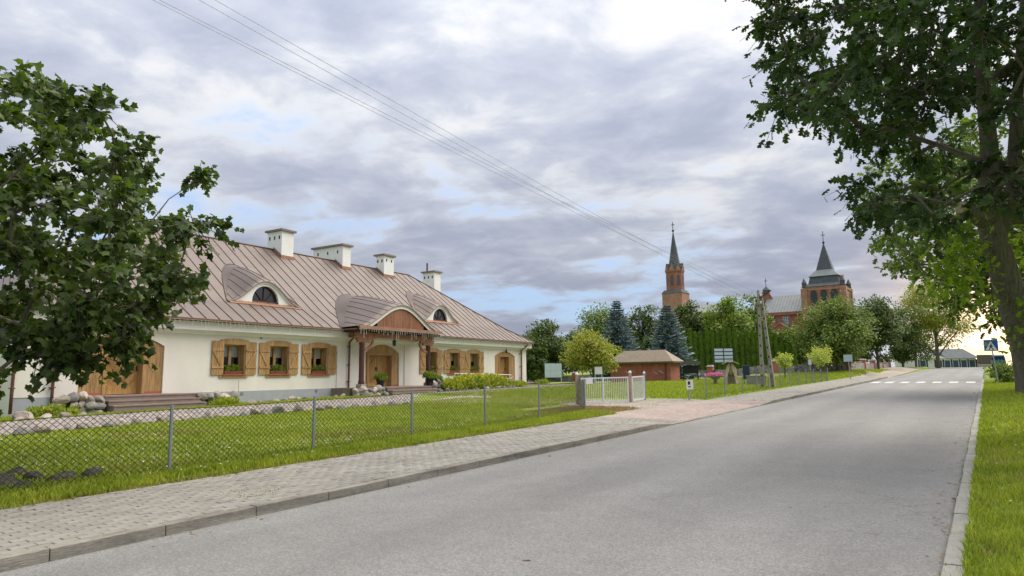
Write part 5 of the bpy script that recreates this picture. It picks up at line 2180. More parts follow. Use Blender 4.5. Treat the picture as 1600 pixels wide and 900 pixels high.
# nave between the towers, with a lower aisle bay nearer the right tower
ny0, ny1 = ty - 3.0, ty + 9
nx0, nx1 = lx + 1.5, tx - hwid + .3
zE, zRd = zat(1225, 484), zat(1225, 466)
b = MB()
b.box(nx1 - 9.8, nx1, ny0, ny1, 0, zE)
nv_ = cb(b, 'nave_wall', 'brick')
b = MB()
b.add([(nx1 - 10.0, ny0 - .4, zE), (nx1, ny0 - .4, zE), (nx1, (ny0 + ny1) / 2, zRd + 2.0), (nx1 - 10.0, (ny0 + ny1) / 2, zRd + 2.0), (nx1, ny1, zE), (nx1 - 10.0, ny1, zE)],
      [(0, 1, 2, 3), (3, 2, 4, 5), (0, 3, 5), (1, 4, 2)])
for k in range(15):
    x = nx1 - 9.9 + k * .7
    b.beam((x, ny0 - .4, zE + .05), (x, (ny0 + ny1) / 2, zRd + 2.05), .1, .1)
cb(b, 'nave_roof', 'zinc')
b = MB()
b.box(nx1 - 10.1, nx1, ny0 - .5, ny0 - .05, zE - .7, zE - .05)
cb(b, 'nave_cornice', 'brick', nv_)
b = MB()
wx = at(1228, 500, CD)[0] * (ny0 / at(1228, 500, CD)[1])
b.prism(lancet(wx, .85, zat(1228, 508), zat(1228, 489.5)), ny0 - .05, ny0 - .01)
wv_ = cb(b, 'window', 'garage_blue', nv_)
b = MB()
for k in range(7):
    z = zat(1228, 508) + .3 + k * .36
    b.box(wx - .8, wx + .8, ny0 - .09, ny0 - .052, z, z + .06)
for k in (-.4, 0, .4):
    b.box(wx + k - .03, wx + k + .03, ny0 - .085, ny0 - .053, zat(1228, 508), zat(1228, 492))
cb(b, 'glazing_bar', 'white_flat', wv_)
b = MB()
w2 = at(1210, 500, CD)[0] * (ny0 / at(1210, 500, CD)[1])
b.prism(lancet(w2, .45, zat(1210, 497), zat(1210, 490)), ny0 - .06, ny0 - .01)
cb(b, 'window', 'slate_dark', nv_)
# porch gable against the nave
gx = at(1220, 520, CD)[0] * ((ny0 - 2) / at(1220, 520, CD)[1])
b = MB()
b.prism([(gx - 2.3, 0), (gx + 2.3, 0), (gx + 2.3, zat(1220, 514)), (gx, zat(1220, 503)), (gx - 2.3, zat(1220, 514))], ny0 - 2.2, ny0 - .02)
pg = cb(b, 'side_porch', 'brick')
b = MB()
for sg in (-1, 1):
    b.beam((gx + sg * 2.5, ny0 - 1.2, zat(1220, 514.5)), (gx, ny0 - 1.2, zat(1220, 502.3)), 2.4, .22)
cb(b, 'porch_roof', 'brick_light', pg)
# high transept body left of the pole with stepped gable and ridge turret
ty2 = (ny0 + ny1) / 2 - 1.0
kf = ty2 / at(1198, 470, CD)[1]
tx2 = at(1198, 470, CD * kf)[0]
zt = lambda y: at(1198, y, CD * kf)[2]
b = MB()
b.box(tx2 - 3, tx2 + 1.7, ty2, ty2 + 6, 0, zt(470))
b.prism([(tx2 - 3, zt(470)), (tx2 + 1.7, zt(470)), (tx2 + .55, zt(456)), (tx2 - .9, zt(456))], ty2, ty2 + .8)
tr_ = cb(b, 'transept', 'brick')
b = MB()
octa(b, tx2 - .1, ty2 + .5, .85, .85, zt(458), zt(453))
octa(b, tx2 - .1, ty2 + .5, 1.0, .1, zt(453), zt(447))
b.box(tx2 - .16, tx2 - .04, ty2 + .44, ty2 + .56, zt(448), zt(434))
b.box(tx2 - .5, tx2 + .3, ty2 + .46, ty2 + .54, zt(438.5), zt(437.5))
cb(b, 'turret', 'slate', tr_)
b = MB()
zz0, zz1 = zat(1130, 492), zat(1130, 482)
b.box(nx0, tx2 - 2.9, ly - 2, ly + 8, 0, zz0)
cb(b, 'choir_wall', 'brick')
b = MB()
b.add([(nx0 - .2, ly - 2.4, zz0), (tx2 - 2.7, ly - 2.4, zz0), (tx2 - 2.7, ly + 3, zz1 + 1), (nx0 - .2, ly + 3, zz1 + 1), (tx2 - 2.7, ly + 8, zz0), (nx0 - .2, ly + 8, zz0)],
      [(0, 1, 2, 3), (3, 2, 4, 5), (0, 3, 5), (1, 4, 2)])
cb(b, 'choir_roof', 'zinc')

# ---------------------------------------------------------------- far building at the end of the road
FD = 128.0
A, B = at(1436, 573, FD), at(1526, 573, FD)
ang = math.atan2(B[1] - A[1], B[0] - A[0])
W = math.hypot(B[0] - A[0], B[1] - A[1])
c = (A + B) / 2
fz = 2.0
fb = thing('garage_building', (c[0], c[1], fz), 'low white building with blue doors and grey roof at the end of the road', 'building', rz=ang)
H_ = 1.75
b = MB()
b.box(-W / 2, W / 2, 0, 8, -.6, H_)
wl = b.build('wall', 'white_flat', fb)
for k in range(7):
    x = -W / 2 + W * (k + .5) / 7
    if k == 1:
        continue
    b = MB()
    b.box(x - W * .045, x + W * .045, -.04, -.004, -.3, H_ - .42)
    b.build('door', 'garage_blue', fb)
for k in range(8):
    x = -W / 2 + W * k / 7
    b = MB()
    b.box(x - .12, x + .12, -.1, -.003, -.5, H_ - .25)
    b.build('pilaster', 'navy', fb)
b = MB()
b.hexa([(-W / 2 + 5.2, -.5, H_), (W / 2 + .4, -.5, H_), (W / 2 + .4, 8.4, H_), (-W / 2 + 5.2, 8.4, H_), (-W / 2 + 5.7, 3.5, H_ + 1.9), (W / 2, 3.5, H_ + 1.9), (W / 2, 4.5, H_ + 1.9), (-W / 2 + 5.7, 4.5, H_ + 1.9)])
b.build('roof', 'slate', fb)
b = MB()
b.hexa([(-W / 2 - .5, -.6, H_), (-W / 2 + 5.1, -.6, H_), (-W / 2 + 5.1, 8.4, H_), (-W / 2 - .5, 8.4, H_), (-W / 2 + 2.2, -.6, H_ + 1.0), (-W / 2 + 2.4, -.6, H_ + 1.0), (-W / 2 + 2.4, 8.4, H_ + 1.0), (-W / 2 + 2.2, 8.4, H_ + 1.0)])
b.build('gable_roof', 'white_flat', fb)
A, B = at(1528, 572, 126), at(1556, 572, 126)
yd = thing('yard_wall', (*((A + B) / 2)[:2], 1.9), 'dark grey yard wall right of the far white building', 'wall', rz=math.atan2(B[1] - A[1], B[0] - A[0]))
W2 = math.hypot(B[0] - A[0], B[1] - A[1])
b = MB()
for k in range(6):
    b.box(-W2 / 2 + W2 * k / 6 + .02, -W2 / 2 + W2 * (k + 1) / 6 - .02, 0, .12, .55, 2.4)
b.build('boarding', 'grey_wood', yd)
b = MB()
b.box(-W2 / 2, W2 / 2, -.05, .2, -.6, .54)
b.build('base', 'concrete', yd)
# parked blue van at the far kerb
P = at(1561, 572, 100)
vn = thing('parked_van', (P[0], P[1], gz(P[0], P[1])), 'blue van with white roof parked far down the road behind the sign', 'van', rz=rad(0))
b = MB()
b.prism([(-.9, .35), (.9, .35), (.9, 1.05), (.78, 1.7), (-.78, 1.7), (-.9, 1.05)], 0, 4.2)
bd = b.build('body', 'sign_blue', vn, bevel=.06)
b = MB()
b.box(-.75, .75, .1, 4.1, 1.70, 1.82)
b.build('roof', 'white_flat', vn)
b = MB()
b.prism([(-.78, 1.08), (.78, 1.08), (.68, 1.58), (-.68, 1.58)], -.03, -.004)
b.build('rear_window', 'glass_solid', vn)
for sx in (-1, 1):
    b = MB()
    b.box(sx * .8 - .08, sx * .8 + .08, -.03, -.004, .7, 1.0)
    b.build('tail_light', 'sill', vn)
    for y in (.8, 3.4):
        b = MB()
        b.lathe([(.2, -.1), (.31, -.09), (.31, .09), (.2, .1)], 14)
        for i, v in enumerate(b.v):
            b.v[i] = (sx * .8 + v[2], y + v[0], .31 + v[1])
        b.build('wheel', 'black', vn)
# ---------------------------------------------------------------- foliage
def fan(outline, c, fold):
    V = [(c[0], c[1], 0.0)] + [(x, y, -fold * abs(x) + .06 * math.sin(y * 5)) for x, y in outline]
    n = len(outline)
    F = [(0, 1 + k, 1 + (k + 1) % n) for k in range(n)]
    return np.array(V), np.array(F)


def mirror(h):
    return h + [(-x, y) for x, y in reversed(h[1:-1])]


MAPLE = fan(mirror([(0, 0), (.26, -.10), (.52, .06), (.42, .20), (.64, .46), (.38, .55), (.22, .68), (0, 1.0)]), (0, .3), .35)
OAKL = fan(mirror([(0, 0), (.26, .20), (.11, .32), (.42, .54), (.14, .58), (.28, .84), (0, 1.0)]), (0, .45), .3)
DIA = (np.array([(0, 0, 0), (.30, .45, -.08), (0, 1, 0), (-.30, .45, -.08)]), np.array([(0, 1, 2), (0, 2, 3)]))
SPRAY = (np.array([(0, 0, 0), (.20, .5, -.05), (0, 1, 0), (-.20, .5, -.05)]), np.array([(0, 1, 2), (0, 2, 3)]))
NEEDLE = (np.array([(0, 0, 0), (.16, .5, -.04), (0, 1, 0), (-.16, .5, -.04)]), np.array([(0, 1, 2), (0, 2, 3)]))


def unit(a):
    return a / np.maximum(np.linalg.norm(a, axis=-1, keepdims=True), 1e-9)


def leaf_cloud(name, P, D, Nn, S, tpl, mat, parent=None):
    T, F = tpl
    Y = unit(D)
    X = unit(np.cross(Y, Nn))
    Z = np.cross(X, Y)
    V = P[:, None, :] + S[:, None, None] * (T[None, :, 0:1] * X[:, None] + T[None, :, 1:2] * Y[:, None] + T[None, :, 2:3] * Z[:, None])
    F2 = F[None] + (np.arange(len(P)) * len(T))[:, None, None]
    return np_mesh(name, V.reshape(-1, 3), F2.reshape(-1, 3), mat, parent)


def inside(poly, x, y):
    r_ = False
    n = len(poly)
    for i in range(n):
        x0, y0 = poly[i]
        x1, y1 = poly[(i + 1) % n]
        if (y0 > y) != (y1 > y) and x < (x1 - x0) * (y - y0) / (y1 - y0) + x0:
            r_ = not r_
    return r_


def fill(cen, rads, n, mind, test=None, seed=1, shell=.0):
    """scattered points in an ellipsoid, no two closer than mind"""
    r2 = np.random.default_rng(seed)
    pts = []
    tries = 0
    cen, rads = np.array(cen, float), np.array(rads, float)
    while len(pts) < n and tries < n * 60:
        tries += 1
        v = r2.normal(size=3)
        v /= np.linalg.norm(v)
        p = cen + v * rads * (shell + (1 - shell) * r2.random() ** (1 / 3))
        if test and not test(p):
            continue
        if pts and np.min(np.sum((np.array(pts) - p) ** 2, 1)) < mind * mind:
            continue
        pts.append(p)
    return np.array(pts)


def skeleton(mb, trunk, radii, tips, tip_r, n=6):
    """grow limbs from the trunk to every tip; returns nothing, adds tubes to mb"""
    nodes = [np.array(p, float) for p in trunk]
    par = [i - 1 for i in range(len(nodes))]
    nt = len(nodes)
    trunk_ref = np.array(trunk[max(1, len(trunk) // 3)])
    order = np.argsort([min(np.linalg.norm(np.array(q) - p) for q in nodes[1:]) for p in tips])
    chains = []
    for i in order:
        p = tips[i]
        best, bi = 1e9, 0
        for j, q in enumerate(nodes):
            if j == 0:
                continue
            d = np.linalg.norm(p - q) + max(0, q[2] - p[2] + .2) * .9
            if d < best:
                best, bi = d, j
        q = nodes[bi]
        L = np.linalg.norm(p - q)
        k = 3
        ch = [bi]
        for s in range(1, k + 1):
            f_ = s / k
            m = q + (p - q) * f_ + np.array([0, 0, 1]) * math.sin(f_ * math.pi) * L * .10 + rng.normal(0, .03 * L, 3) * (s < k)
            nodes.append(m)
            par.append(ch[-1])
            ch.append(len(nodes) - 1)
        chains.append(ch)
    cnt = np.zeros(len(nodes))
    for ch in chains:
        j = ch[-1]
        while j >= 0:
            cnt[j] += 1
            j = par[j]
    rad_ = tip_r * np.maximum(cnt, 1) ** .5
    for ch in chains:
        rr = [min(rad_[j], radii[-1] * 1.6 if j >= nt else radii[min(j, len(radii) - 1)] * .8) for j in ch]
        rr[0] = min(rr[0], rr[1] * 1.5)
        mb.tube([nodes[j] for j in ch], rr, 5, False)
    mb.tube(trunk, radii, 10)


def leafy_tree(name, label, base, trunk, radii, tips, clump_r, per, leaf, tpl, mat, bark, cat='tree', group=None, twigs=True, tip_r=.012, seed=3, flat=.7, droop=.35, wild=.55):
    r2 = np.random.default_rng(seed)
    base = np.array(base, float)
    t_ = thing(name, base, label, cat, group)
    mb = MB()
    skeleton(mb, trunk, radii, tips, tip_r)
    cen = tips.mean(0)
    nt = max(3, per // 7)
    P, D, Nn = [], [], []
    for p in tips:
        outw = unit((p - cen)[None])[0]
        dirs = unit(r2.normal(size=(nt, 3)) * np.array([1, 1, flat]) + outw * .55 + np.array([0, 0, .12]))
        for d in dirs:
            L = clump_r * r2.uniform(.55, 1.25)
            m = max(2, int(per / nt))
            q = r2.uniform(.15, 1.0, m) ** .8
            pos = p + d * L * q[:, None] + r2.normal(0, clump_r * .07, (m, 3)) - np.array([0, 0, 1]) * (L * q[:, None] ** 2) * .25
            P.append(pos)
            ld = unit(d * .6 + r2.normal(0, .6, (m, 3)) + np.array([0, 0, -droop]))
            D.append(ld)
            Nn.append(unit(r2.normal(0, wild, (m, 3)) + np.array([0, 0, 1.0]) + outw * .35))
            if twigs:
                mb.tube([p, p + d * L * .5 - np.array([0, 0, L * .06]), p + d * L - np.array([0, 0, L * .25])], [tip_r, tip_r * .6, tip_r * .3], 3, False)
    P, D, Nn = np.concatenate(P), np.concatenate(D), np.concatenate(Nn)
    S = leaf * r2.uniform(.65, 1.2, len(P))
    mb.build('trunk', bark, t_, smooth=True, off=tuple(base))
    leaf_cloud('crown', P - base, D, Nn, S, tpl, mat, t_)
    return t_


def in_sil(poly, rpx, z_lo=1.0, open_=None):
    def f(p):
        if p[2] < z_lo:
            return False
        x, y, z = px(p)
        if z < 1:
            return False
        if -20 < x < 1620 and -20 < y < 920:
            for dx, dy in ((0, 0), (rpx, 0), (-rpx, 0), (0, rpx), (0, -rpx)):
                if 0 < x + dx < 1600 and 0 < y + dy < 900 and not inside(poly, x + dx, y + dy):
                    return False
        return True
    return f


# the near maple on the left, its stem just out of the picture
MS = [(-900, 20), (0, 72), (45, 78), (85, 105), (128, 130), (150, 118), (185, 150), (232, 92), (246, 122), (222, 170), (215, 208), (246, 190), (285, 208), (282, 246), (322, 246), (350, 262),
      (338, 300), (378, 338), (362, 368), (318, 392), (296, 412), (308, 452), (268, 474), (236, 486), (216, 505), (224, 548), (196, 574), (160, 560), (132, 592), (105, 560), (72, 560), (48, 612), (18, 600), (0, 590), (-900, 640)]
mb_ = np.array([-13.0, 2.5, 0])
mb_[2] = gz(-13.0, 2.5)
tr = [mb_ + np.array([0, 0, -.2]), mb_ + np.array([.03, .05, .8]), mb_ + np.array([.12, .1, 1.6]), mb_ + np.array([.2, .15, 2.6]), mb_ + np.array([.25, .3, 3.8]), mb_ + np.array([.3, .3, 5.0]), mb_ + np.array([.3, .35, 6.0])]
tips = fill((-12.3, 3.1, 3.9), (4.7, 4.4, 3.3), 205, .55, in_sil(MS, 22, 1.3), 5)
low_ = [at(x, y, d) for x, y, d in ((60, 555, 9.4), (100, 535, 9.2), (125, 560, 9.6), (192, 530, 9.5), (208, 480, 9.2), (180, 500, 9.7), (120, 500, 9.4), (80, 500, 9.8), (40, 520, 9.5), (240, 452, 9.3), (276, 436, 9.5), (150, 470, 9.0), (225, 415, 9.6))]
tips = np.concatenate([tips, np.array(low_)])
tips = np.array([p for p in tips if (px(p)[2] > 7.8 or not -80 < px(p)[0] < 1650) and not (-220 < px(p)[0] < 30 and px(p)[1] < 128)])
leafy_tree('maple_tree', 'near maple with dark lobed leaves overhanging the left of the lawn', mb_, tr, [.16, .14, .13, .12, .09, .06, .03], tips, .46, 112, .118, MAPLE, 'leaf_maple', 'bark', tip_r=.010, seed=6, droop=.75, wild=.8)

# the near red oak on the right verge
OS = [(1140, -900), (1146, 0), (1192, 18), (1186, 48), (1208, 60), (1172, 84), (1162, 112), (1192, 150), (1206, 188), (1238, 212), (1275, 196), (1330, 232), (1352, 236), (1336, 258), (1302, 302), (1316, 338), (1330, 372), (1372, 376),
      (1388, 398), (1440, 388), (1470, 392), (1500, 350), (1535, 318), (1570, 310), (1600, 330), (2600, 400), (2600, -900)]
ob_ = at(1668, 700, 12.5)
ob_[2] = gz(ob_[0], ob_[1])
tr = [ob_ + np.array([0, 0, -.2]), ob_ + (at(1640, 640, 12.4) - ob_) * .5, at(1640, 640, 12.4), at(1607, 545, 12.2), at(1577, 455, 12), at(1548, 350, 12), at(1548, 255, 12.1), at(1536, 128, 12.1), at(1532, 0, 12.1), np.array([.45, 14.3, 10.2]), np.array([.5, 14.2, 12.5])]
r5 = random.Random(3)
tips = fill((.3, 14.1, 8.6), (4.7, 4.6, 5.6), 430, .56, in_sil(OS, 12, 3.0), 9)
tips = np.array([p for p in tips if not (1440 < px(p)[0] < 1640 and px(p)[1] > 170 and px(p)[2] < 14) or r5.random() < .25])
tips = np.array([p for p in tips if not (1505 < px(p)[0] < 1600 and px(p)[1] > 60 and px(p)[2] < 12.2) or r5.random() < .45])
ok = leafy_tree('oak_tree', 'near red oak with thick leaning trunk overhanging the right verge', ob_, tr, [.42, .34, .31, .27, .24, .20, .15, .12, .10, .08, .05], tips, .5, 84, .175, OAKL, 'leaf_oak', 'bark_oak', tip_r=.010, seed=8)
b = MB()
b.tube([at(1556, 372, 12), at(1583, 300, 12.3), at(1586, 220, 12.4), at(1592, 120, 12.5), at(1600, 0, 12.6)], [.15, .13, .11, .09, .06], 9)
b.build('second_stem', 'bark_oak', ok, smooth=True, off=tuple(ob_))
b = MB()
p0, p1 = at(1545, 345, 12), at(1502, 324, 11.85)
b.tube([p0, p0 + (p1 - p0) * .6, p1], [.20, .15, .125], 10)
st_ = b.build('cut_branch', 'bark_oak', ok, smooth=True, off=tuple(ob_))
b = MB()
n_ = unit((p1 - p0)[None])[0]
for k, r_ in enumerate((.12, .10, .075, .04)):
    b.tube([p1 + n_ * .002 * k, p1 + n_ * (.006 + .002 * k)], r_, 12)
b.build('cut_face', 'weathered', st_, off=tuple(ob_))
# light-green shoots low on the trunk
q = np.concatenate([at(x, y, d)[None] for x, y, d in ((1500, 395, 11.8), (1485, 425, 11.7), (1515, 430, 11.8), (1470, 405, 12), (1592, 350, 12.6), (1598, 400, 12.8), (1588, 320, 12.6), (1522, 395, 11.9), (1595, 470, 11.8), (1505, 360, 11.6), (1460, 450, 12.0), (1520, 460, 11.9), (1597, 520, 11.9))])
r2 = np.random.default_rng(4)
P = np.repeat(q, 55, 0) + r2.normal(0, .2, (len(q) * 55, 3))
leaf_cloud('shoots', P - ob_, unit(r2.normal(0, .6, P.shape) + np.array([0, 0, -.2])), unit(r2.normal(0, .5, P.shape) + np.array([0, 0, 1])), .15 * r2.uniform(.6, 1.2, len(P)), OAKL, 'leaf_oak_y', ok)['kind'] = 'stuff'

# the second verge tree, further along
b2 = np.array([1.14, 34.0, gz(1.14, 34.0)])
OS2 = [(1330, 200), (1345, 330), (1378, 392), (1398, 440), (1440, 440), (1452, 470), (1486, 478), (1512, 505), (1540, 470), (1556, 520), (1570, 540), (1700, 560), (1700, 100)]
tr = [b2 + np.array([0, 0, -.2]), at(1597, 590, 28.3), at(1589, 540, 28.3), at(1578, 480, 28.3), at(1562, 420, 28.4), at(1545, 330, 28.5), at(1545, 250, 28.5)]
tips = fill(at(1555, 360, 29), (6.2, 5.5, 5.2), 260, .8, in_sil(OS2, 12, 2.2), 12)
leafy_tree('verge_tree', 'darker verge tree with slim leaning trunk behind the crossing sign', b2, tr, [.33, .27, .25, .23, .19, .13, .06], tips, .85, 66, .27, OAKL, 'leaf_verge', 'bark_oak', twigs=False, tip_r=.02, seed=14)
# dark thicket beyond it, at the picture's right edge
b3 = np.array([4.6, 58.0, gz(4.6, 58.0)])
tips = fill((5.6, 58, 5.2), (3.9, 4.5, 4.6), 150, .9, in_sil([(1520, 300), (1538, 420), (1530, 520), (1545, 560), (1548, 585), (1800, 640), (1800, 100)], 4, .9), 15)
leafy_tree('thicket_tree', 'dark leafy tree low at the right edge behind the verge trunks', b3, [b3 + np.array([0, 0, -.2]), b3 + np.array([0, 0, 2]), b3 + np.array([.3, 0, 5])], [.3, .25, .15], tips, 1.0, 90, .3, DIA, 'leaf_dark', 'bark', twigs=False, tip_r=.02, seed=16)
# bush at the foot of the sign
bb = np.array([.75, 47.5, gz(.75, 47.5)])
r2 = np.random.default_rng(21)


def shrub(name, label, base, rx, rz, n, leaf, mat, cat='shrub', stem=0.0, stems=5, group=None, tpl=DIA, lift=0.0):
    base = np.array(base, float)
    t_ = thing(name, base, label, cat, group)
    b = MB()
    for k in range(stems):
        q = k * 6.28 / stems
        b.tube([(0, 0, -.1), (.15 * rx * math.cos(q), .15 * rx * math.sin(q), stem + rz * .5), (.6 * rx * math.cos(q), .6 * rx * math.sin(q), stem + rz * 1.3)], [.03 + .01 * rx, .02, .008], 5, False)
    b.build('stem', 'bark', t_)
    v = unit(r2.normal(size=(n, 3)))
    k_ = np.array([[1 + .22 * math.sin(3 * a[0] * 2 + a[2] * 5) + .18 * math.sin(a[1] * 7 + 2)] for a in v])
    rr = r2.random((n, 1)) ** .4
    P = v * rr * k_ * np.array([rx, rx, rz]) + np.array([0, 0, stem + rz * .95 + lift])
    D = unit(v * .6 + r2.normal(0, .5, (n, 3)))
    leaf_cloud('foliage', P, D, unit(v + r2.normal(0, .5, (n, 3)) + np.array([0, 0, .6])), leaf * r2.uniform(.6, 1.3, n), tpl, mat, t_)
    return t_


shrub('verge_bush', 'round dark bush at the foot of the pedestrian sign', bb, .75, .62, 1500, .15, 'leaf_mid')

# ---------------------------------------------------------------- mid-distance trees
def far_tree(label, xpx, ytop, ybase, depth, wpx, mat, leaf=.34, n=7000, name='broadleaf_tree', low=.18, seed=1, group='broadleaf trees round the churchyard', trunk_r=.22, clumps=70, dens=1.0, trunkless=False):
    r2 = np.random.default_rng(seed)
    top = at(xpx, ytop, depth)
    base = np.array([top[0], top[1], gz(top[0], top[1])])
    H = top[2] - base[2]
    R_ = wpx * depth / FPX / 2
    t_ = thing(name, base, label, 'tree', group)
    zc = base[2] + H * (low + 1) / 2
    rz = H * (1 - low) / 2
    # lumpy crown: big lobes, then leaf sprays round each lobe's skin
    C, S_ = [], []
    for k in range(clumps):
        v = unit(r2.normal(size=(1, 3)))[0]
        q = r2.random() ** .45 * .84
        taper = 1 - .35 * max(0, v[2] * q)
        C.append(np.array([base[0], base[1], zc]) + v * q * np.array([R_ * taper, R_ * taper, rz * .97]))
        S_.append(R_ * r2.uniform(.17, .32))
    C, S_ = np.array(C), np.array(S_)
    i = r2.integers(0, clumps, n)
    v = unit(r2.normal(size=(n, 3)))
    P = C[i] + v * (S_[i] * r2.uniform(.35, 1.1, n))[:, None] * np.array([1.15, 1.15, .8])
    P = P[P[:, 2] > base[2] + .2]
    n = len(P)
    v = v[:n]
    outw = unit(P - np.array([base[0], base[1], zc]))
    D = unit(outw * .5 + r2.normal(0, .6, (n, 3)) + np.array([0, 0, -.25]))
    Nn = unit(outw * .6 + r2.normal(0, .45, (n, 3)) + np.array([0, 0, .8]))
    leaf_cloud('crown', P - base, D, Nn, leaf * r2.uniform(.6, 1.25, n), DIA, mat, t_)
    b = MB()
    b.tube([(0, 0, -.3), (.05, 0, H * low * .8), (.1, .1, H * .55), (.1, .1, H * .8)], [trunk_r, trunk_r * .85, trunk_r * .5, .05], 8)
    for k in range(8):
        c = C[k] - base
        z0 = H * (low * .8 + .1 * (k % 3))
        b.tube([(.05, .03, z0), (c[0] * .5, c[1] * .5, (z0 + c[2]) / 2 + .3), c], [trunk_r * .45, trunk_r * .28, .03], 5, False)
    b.build('trunk', 'bark', t_, smooth=True)
    return t_


far_tree('tall dark broadleaf tree right behind the end of the white house', 849, 493, 600, 84, 92, 'leaf_dark', seed=31, n=11000, low=.0)
far_tree('smaller dark tree between the house-end tree and the first spruce', 898, 512, 598, 92, 70, 'leaf_dark', seed=32, n=6000, low=.05)
far_tree('broad olive-green tree behind the yellow-green tree', 938, 470, 596, 96, 104, 'leaf_mid', seed=33, n=8500, low=.1)
far_tree('dark tree between the two blue spruces', 1001, 465, 590, 92, 84, 'leaf_dark', seed=34, n=8000, low=.08)
far_tree('dark tree beneath the needle-spired church tower', 1076, 458, 588, 88, 96, 'leaf_dark', seed=35, n=9000, low=.1)
far_tree('bright green tree left of the concrete pole, behind the thuja hedge', 1134, 455, 588, 84, 88, 'leaf_lime', seed=36, n=8500, low=.1)
far_tree('tall green tree directly behind the concrete pole', 1170, 450, 586, 90, 80, 'leaf_mid', seed=37, n=8000, low=.1)
far_tree('big spreading lime tree in front of the square church tower', 1300, 462, 582, 66, 142, 'leaf_mid', seed=38, n=19000, low=.06, leaf=.28, clumps=120, trunk_r=.26)
far_tree('dark round tree right of the big lime tree', 1362, 456, 575, 88, 96, 'leaf_dark', seed=39, n=12000, low=.0)
far_tree('dark tree overhanging the climbing end of the churchyard wall', 1402, 474, 572, 104, 74, 'leaf_dark', seed=40, n=9000, low=.03)
far_tree('sunlit airy tree before the low white building', 1452, 426, 571, 108, 124, 'leaf_warm', seed=41, n=12000, low=.14, leaf=.36, trunk_r=.32, clumps=95)
far_tree('small dark tree low behind the brick shed', 1020, 520, 592, 86, 60, 'leaf_dark', seed=43, n=4500, low=.03)
far_tree('dark understorey tree behind the right end of thuja hedge', 1240, 512, 585, 86, 50, 'leaf_dark', seed=44, n=4500, low=.03)
far_tree('dense dark tree far behind the pale banner frame', 872, 520, 598, 100, 90, 'leaf_dark', seed=45, n=6500, low=.0)
far_tree('dark undergrowth tree far behind the yellow-green tree', 930, 528, 596, 100, 90, 'leaf_dark', seed=46, n=6000, low=.0)
far_tree('dark tree closing the gap left of the concrete pole', 1105, 478, 588, 92, 80, 'leaf_dark', seed=71, n=7000, low=.0)
far_tree('dark tree behind the right-hand blue spruce', 1040, 486, 590, 96, 80, 'leaf_dark', seed=72, n=7000, low=.0)
far_tree('dark tree low between the lime tree and its right neighbour', 1335, 500, 577, 92, 70, 'leaf_dark', seed=73, n=6000, low=.0)
far_tree('dark tree behind the foot of the airy roadside tree', 1425, 505, 572, 118, 60, 'leaf_dark', seed=74, n=5000, low=.0)
far_tree('dark tree behind the left-hand blue spruce', 968, 484, 592, 100, 84, 'leaf_dark', seed=75, n=7500, low=.0)
far_tree('dark tree immediately right of the house corner', 832, 520, 600, 80, 50, 'leaf_dark', seed=76, n=5000, low=.0)
yt = far_tree('low spreading yellow-green tree by the driveway gate', 924, 512, 592, 52, 98, 'leaf_yellow', seed=42, n=9000, low=.12, leaf=.2, name='ornamental_tree', group=None, trunk_r=.1, clumps=90)
for x, y0, y1, d, w_, lb in ((1281, 541, 571, 52, 33, 'larger golden ball-headed shrub below the big lime tree'), (1225, 552, 574, 53, 22, 'smaller golden shrub on a thin stem right of the brick pillar')):
    p = at(x, (y0 + y1) / 2, d)
    g_ = gz(p[0], p[1])
    h = (y1 - y0) * d / FPX
    shrub('golden_shrub', lb, (p[0], p[1], g_), w_ * d / FPX / 2, h / 2, 1500, .14, 'leaf_gold', stem=max(.1, p[2] - g_ - h / 2), stems=3, group='golden shrubs')


# blue spruces
def spruce(label, xpx, ytop, depth, wpx, seed):
    r2 = np.random.default_rng(seed)
    top = at(xpx, ytop, depth)
    base = np.array([top[0], top[1], gz(top[0], top[1])])
    H = top[2] - base[2]
    R_ = wpx * depth / FPX / 2
    t_ = thing('blue_spruce', base, label, 'tree', 'blue spruces')
    b = MB()
    b.tube([(0, 0, -.3), (0, 0, H * .5), (0, 0, H)], [.17, .1, .015], 8)
    P, D, Nn, S = [], [], [], []
    z = .25
    while z < H - .1:
        f_ = z / H
        L = R_ * (1 - f_) ** .85 * 1.05 + .08
        nb_ = int(9 + 6 * (1 - f_))
        a0 = r2.uniform(0, 6.28)
        for k in range(nb_):
            a = a0 + k * 6.283 / nb_ + r2.uniform(-.2, .2)
            Lk = L * r2.uniform(.72, 1.12)
            rise = .18 if f_ < .6 else .45
            d = np.array([math.cos(a), math.sin(a), 0])
            sd = np.array([-math.sin(a), math.cos(a), 0])
            m = int(16 + 26 * (1 - f_))
            q = r2.uniform(.12, 1, m)
            droop = -.28 * np.sin(q * math.pi * .75) * Lk * .55 + q ** 2 * rise * Lk * .4
            pos = np.array([0, 0, z]) + d * (Lk * q)[:, None] + np.array([0, 0, 1]) * droop[:, None]
            side = r2.choice([-1, 1], m) * r2.uniform(.3, 1.0, m)
            P.append(pos)
            D.append(unit(d * .75 + sd * side[:, None] + np.array([0, 0, .12]) + r2.normal(0, .15, (m, 3))))
            Nn.append(unit(np.array([0, 0, 1]) + r2.normal(0, .4, (m, 3))))
            S.append(np.full(m, .34 + .24 * (1 - f_)) * r2.uniform(.7, 1.2, m))
            b.tube([(0, 0, z), tuple(d * Lk * .5 + np.array([0, 0, z - .12 * Lk])), tuple(d * Lk * .95 + np.array([0, 0, z - .05 * Lk]))], [.025, .015, .006], 3, False)
        z += .24
    b.build('trunk', 'bark', t_)
    leaf_cloud('crown', np.concatenate(P), np.concatenate(D), np.concatenate(Nn), np.concatenate(S), SPRAY, 'spruce', t_)


